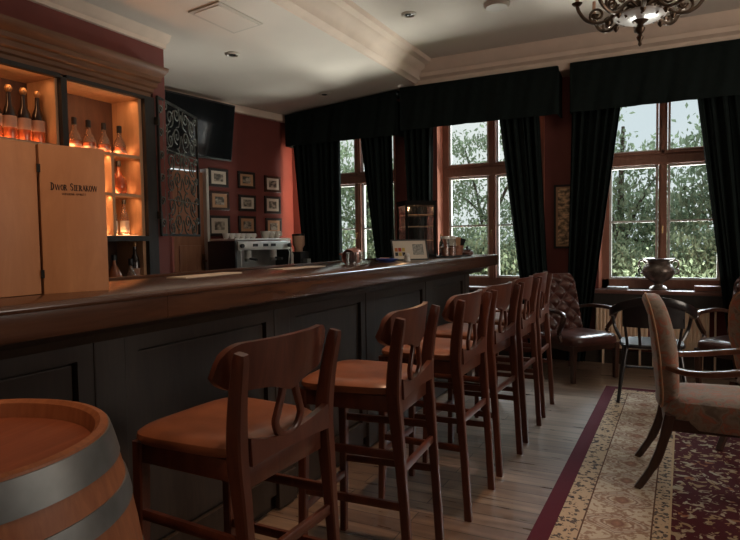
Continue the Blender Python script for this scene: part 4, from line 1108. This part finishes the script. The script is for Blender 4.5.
# display cabinet
dc = empty('display_case', (-2.02, 4.87, ZT), R(-50), 'small black-framed glass display cabinet with lit shelves at the far counter end', 'display cabinet')
w2, h2 = .135, .48; f = MB()
for sx in (-1, 1):
    for sy in (-1, 1): f.box((sx*(w2-.009), sy*(w2-.009), h2/2), (.018, .018, h2))
for z in (.015, h2-.015):
    for s_ in (-1, 1):
        f.box((0, s_*(w2-.009), z), (2*w2-.036, .018, .03)); f.box((s_*(w2-.009), 0, z), (.018, 2*w2-.036, .03))
f.box((0, 0, h2+.004), (2*w2+.012, 2*w2+.012, .012)); f.box((0, 0, .006), (2*w2-.036, 2*w2-.036, .012))
f.build('case_frame', M['matte_black'], dc, False)
light('POINT', 'display_case_lamp', (-2.02, 4.87, ZT+.44), (-2.02, 4.87, 0), .9, (1.0, .55, .28), .02)
for z in (.15, .27, .37): MB().box((0, 0, z), (2*w2-.04, 2*w2-.04, .008)).build('shelf', M['shelf_pale'], dc, False)
for s_ in (-1, 1):
    MB().box((0, s_*(w2-.007), h2/2), (2*w2-.04, .003, h2-.06)).build('glass_pane', M['glass'], dc, False); MB().box((s_*(w2-.007), 0, h2/2), (.003, 2*w2-.04, h2-.06)).build('glass_pane', M['glass'], dc, False)
# tray with jars and menu basket
ty = MB().pad(.24, .62, [(.01, 0), (0, .004), (0, .012), (.012, .012), (.02, .007)], n=32, ex=8).build('tray', M['cab_dark'], None, loc=(-1.80, 5.08, ZT)); tag(ty, 'flat dark tray under the jars at the counter end', 'tray')
ZY = ZT+.0085
for x, y, lb in ((-1.79, 4.96, 'small glass jar with white lid left of the pair'), (-1.77, 5.07, 'small glass jar with white lid right of the pair')):
    j = empty('glass_jar', (x, y, ZY), 0, lb+' on the counter tray', 'jar', 'white-lidded jars on the counter tray')
    MB().lathe([(.036, 0), (.04, .005), (.04, .13), (.034, .15)], n=20).build('jar_glass', M['glass'], j)
    MB().lathe([(.002, .004), (.034, .004), (.035, .07), (.03, .075)], n=20).build('jar_contents', M['basket'], j)
    MB().lathe([(.036, .15), (.042, .152), (.042, .172), (.036, .176)], n=20).build('jar_lid', M['white'], j)
wb_ = empty('wicker_basket', (-1.79, 5.24, ZY), R(10), 'copper-brown basket of menus on the counter tray', 'basket')
MB().lathe([(.05, 0), (.062, .005), (.075, .09), (.07, .09), (.057, .01), (.01, .008)], n=24).build('basket_body', M['basket'], wb_)
for i, (a, mt) in enumerate(((-18, 'paper'), (4, 'tan_mat'), (22, 'black'))):
    MB().box((0, 0, .085), (.075, .006, .14)).xf(Matrix.Translation((0, -.025+.025*i, .012)) @ Matrix.Rotation(R(a), 4, 'Y')).build('menu_card', M[mt], wb_, False)
pt = empty('sugar_pot', (-1.72, 5.36, ZT), 0, 'low red-brown pot with black lid at the very end of the counter', 'pot')
MB().lathe([(.035, 0), (.06, .012), (.062, .03), (.045, .05), (.03, .056)], n=24).build('pot_body', M['oxblood'], pt)
MB().lathe([(.034, .056), (.036, .062), (.012, .07), (.010, .082), (.016, .088), (.004, .092)], n=20).build('pot_lid', M['black'], pt)
tb = tag(bottle('tall', (-1.875, 5.10, ZY), .55), 'small dark bottle beside the jars at the counter end', 'bottle')
for x, y, a, lb in ((-2.0, 2.2, 4, 'flat pale reflection streak near the wooden case on the counter back edge'), (-1.98, 2.95, -3, 'flat pale reflection streak lying in the middle of the counter')):
    o = MB().box((0, 0, .003), (.11, .42, .005)).build('reflection_slab', M['paper'], None, False, loc=(x, y, ZT)); o.rotation_euler = (0, 0, R(a)); o.name = 'reflection_strip'; tag(o, lb, 'reflection streak')  # pale strips standing in for window reflections on the polished top

# ------------------------------------------------------------------ ceiling fittings
def zc(x):   # underside of the sloping lower ceiling (approx.)
    return 0
def ceil_z(x, y):
    if x > -2.68: return ZR
    zf = 2.90; return lerp(ZL, zf, (-2.68-x)/2.72)
for x, y, lb in ((-3.60, 4.38, 'small round ceiling spotlight left, over the bar aisle'), (-3.64, 6.05, 'small round ceiling spotlight near the leftmost valance'), (-2.10, 4.95, 'small round spotlight on the raised ceiling')):
    z = ceil_z(x, y)
    s_ = empty('ceiling_spotlight', (x, y, z), 0, lb, 'ceiling light', 'recessed ceiling spotlights')
    MB().lathe([(.066, .004), (.068, -.006), (.050, -.016), (.040, -.006)], n=24).build('trim_ring', M['spot_white'], s_)
    MB().lathe([(.02, -.003), (.034, -.002), (.032, -.014), (.02, -.018)], n=20).build('lamp_eye', M['spot_dark'], s_)
s_ = empty('smoke_detector', (-1.36, 5.10, ZR), 0, 'round white detector on the raised ceiling', 'smoke detector')
MB().lathe([(.11, 0), (.11, -.015), (.09, -.035), (.03, -.04)], n=32).build('detector_body', M['spot_white'], s_)
v_ = empty('ceiling_vent', (-3.12, 3.74, ceil_z(-3.12, 3.74)), R(3), 'white square air vent flush in the lower ceiling', 'ceiling vent')
v_.rotation_euler = (0, R(-4.2), 0)
MB().box((0, 0, -.006), (.30, .52, .012), bev=.003).build('vent_frame', M['spot_white'], v_, False)
MB().box((0, .0, -.014), (.24, .46, .006), bev=.001).build('vent_cover', M['ceiling'], v_, False)

# ------------------------------------------------------------------ chandelier
CH = (-.225, 4.5)
ch = empty('chandelier', (CH[0], CH[1], 2.6), R(8), 'dark bronze chandelier with curled arms and milky bowl', 'chandelier')
MB().lathe([(.004, 0), (.012, .012), (.009, .03), (.020, .05), (.023, .062), (.012, .08), (.028, .10), (.033, .118), (.018, .14), (.035, .155), (.05, .165), (.055, .18), (.03, .20), (.022, .26), (.03, .30), (.018, .36), (.016, .48), (.03, .52), (.012, .56)], n=24).build('stem', M['bronze'], ch)
MB().lathe([(.05, .168), (.12, .172), (.165, .195), (.168, .205), (.12, .195), (.05, .185)], n=36).build('bowl', M['bowl'], ch)
MB().tube([(0, 0, .54), (0, 0, .70)], .006, 8).build('hanging_rod', M['bronze'], ch)
MB().lathe([(.06, .70), (.06, .685), (.03, .66), (.01, .65)], n=24).build('canopy', M['bronze'], ch)
for k in range(8):
    a = 2*PI*k/8; mt = Matrix.Rotation(a, 4, 'Z')
    mt = Matrix.Translation((0, 0, .05)) @ mt
    p = catmull([(.03, 0, .215), (.09, 0, .235), (.15, 0, .20), (.20, 0, .150), (.27, 0, .135), (.34, 0, .165), (.385, 0, .225), (.40, 0, .27)], 5)
    m = MB().tube(p, .0125, 8)
    q = []
    for i in range(19):
        t = i/18; r = .055*(1-.75*t); an = -PI/2 + 2*PI*1.3*t
        q.append((.27+r*math.cos(an), 0, .19+r*math.sin(an)))
    m.tube(q, .0095, 6)
    q = [(.17+.04*(1-.7*i/14)*math.cos(PI/2-2*PI*1.2*i/14), 0, .245+.04*(1-.7*i/14)*math.sin(PI/2-2*PI*1.2*i/14)) for i in range(15)]
    m.tube(q, .009, 6)
    arm = m.xf(mt).build('arm', M['bronze'], ch)
    MB().lathe([(.008, .262), (.02, .268), (.034, .282), (.036, .288), (.014, .292)], (.40, 0, 0), 16).xf(mt).build('drip_pan', M['bronze'], arm)
    MB().lathe([(.012, .292), (.012, .385), (.006, .39)], (.40, 0, 0), 12).xf(mt).build('candle_tube', M['backlit'], arm)
    for rr, z in ((.20, .150), (.13, .165)):
        MB().lathe([(.004, -.045), (.017, -.028), (.020, -.014), (.006, 0)], (rr, 0, z), 10).xf(mt).build('drop', M['bronze'], arm)

# ------------------------------------------------------------------ outside
S('garden_ground', MB().box((-3, 16, -.75), (40, 18, .1)), plain('lawn', (.10, .15, .05), .95, noise=.3, scale=2), label='lawn outside the windows', cat='lawn')
leafA = leafmat('leaf_mid_green', (.17, .21, .14)); leafB = leafmat('leaf_pale_green', (.21, .26, .17)); leafC = leafmat('leaf_dark_green', (.14, .18, .12))
bark = plain('grey_bark', (.06, .05, .04), .9, noise=.3, scale=8)
def tree(x, y, h_, blobs, mat, label, n=2600, size=.085, seed=1, name='tree', grp='trees outside the windows'):
    rnd = random.Random(seed)
    root = empty(name, (x, y, -.7), 0, label, 'tree' if name == 'tree' else 'bush', grp)
    m = MB(); m.tube(catmull([(0, 0, 0), (.05, .02, h_*.3), (-.04, .05, h_*.6), (0, 0, h_)], 4), [.13-.1*i/12 for i in range(13)], 8)
    for (bx, by, bz, br_, dens) in blobs:
        z0 = h_*rnd.uniform(.3, .6)
        m.tube(catmull([(0, 0, z0), (bx*.5, by*.5, lerp(z0, bz, .6)), (bx, by, bz)], 4), [.05-.035*i/8 for i in range(9)], 6)
    m.build('trunk', bark, root)
    fb = bmesh.new(); tot = sum(b[3]**2*b[4] for b in blobs)
    for (bx, by, bz, br_, dens) in blobs:
        cnt = int(n*br_**2*dens/tot); cl = []
        for i in range(max(6, cnt//42)):
            v = Vector((rnd.gauss(0, 1), rnd.gauss(0, 1), rnd.gauss(0, 1))).normalized()*br_*rnd.uniform(.35, 1)
            cl.append(Vector((bx, by, bz))+v)
        for i in range(cnt):
            c = cl[rnd.randrange(len(cl))] + Vector((rnd.gauss(0, .16), rnd.gauss(0, .16), rnd.gauss(0, .10)))
            s0 = size*rnd.uniform(.6, 1.4)
            q = Matrix.Rotation(rnd.uniform(0, 2*PI), 3, 'Z') @ Matrix.Rotation(rnd.uniform(-1.6, 1.6), 3, 'Y') @ Matrix.Rotation(rnd.uniform(-1.4, 1.4), 3, 'X')
            vs = [fb.verts.new(c + q @ Vector(p)*s0) for p in ((-.9, 0, 0), (0, -.42, .08), (.9, 0, -.05), (0, .42, .08))]
            fb.faces.new(vs)
    me = bpy.data.meshes.new('foliage'); fb.to_mesh(me); fb.free(); me.materials.append(mat)
    o = bpy.data.objects.new('foliage', me); col.objects.link(o); o.parent = root
    return root
tree(-5.6, 11.0, 3.8, [(0, 0, 3.3, 1.1, 1), (-.9, .2, 2.6, 1.1, 1), (.8, -.3, 2.4, 1.1, 1), (.2, .2, 1.5, 1.1, 1.2)], leafB, 'bright leafy tree seen through the leftmost window', 9000, .055, 1)
tree(-3.4, 12.2, 3.9, [(-.6, 0, 2.9, .8, .7), (.6, .1, 3.5, .75, .6), (-.6, .2, 3.9, .6, .7), (.2, 0, 4.1, .45, .5), (0, 0, 1.9, 1.1, 1.2)], leafA, 'tree with sparse upper branches seen through the middle window', 7000, .052, 2)
tree(-.9, 12.4, 4.1, [(-.6, 0, 3.7, .85, .9), (.6, .2, 3.2, .8, .7), (-.1, 0, 2.2, 1.0, 1.0), (.9, 0, 1.9, .8, .9)], leafA, 'leafy tree seen left in the right window', 7000, .058, 3)
tree(.9, 11.4, 4.0, [(0, 0, 3.6, .9, .8), (-.5, 0, 2.6, .8, .8), (.4, .2, 1.9, .9, .9)], leafC, 'darker tree seen at the right side of the right window', 5200, .058, 4)
for x, y, r0, mt, sd, lb in ((-4.9, 10.2, 1.2, leafB, 11, 'pale green bush below the leftmost window view'), (-2.9, 10.4, 1.15, leafB, 12, 'pale green bush low in the middle window'), (-1.2, 10.6, 1.1, leafB, 13, 'pale green bush low left in the right window'), (.5, 10.2, 1.05, leafB, 14, 'pale green bush low right in the right window')):
    tree(x, y, 1.6, [(-.5, 0, 1.25, r0*.7, 1), (.5, 0, 1.25, r0*.7, 1), (0, .2, 1.65, r0*.6, .8)], mt, lb, 7500, .05, sd, 'bush', 'bushes outside the windows')
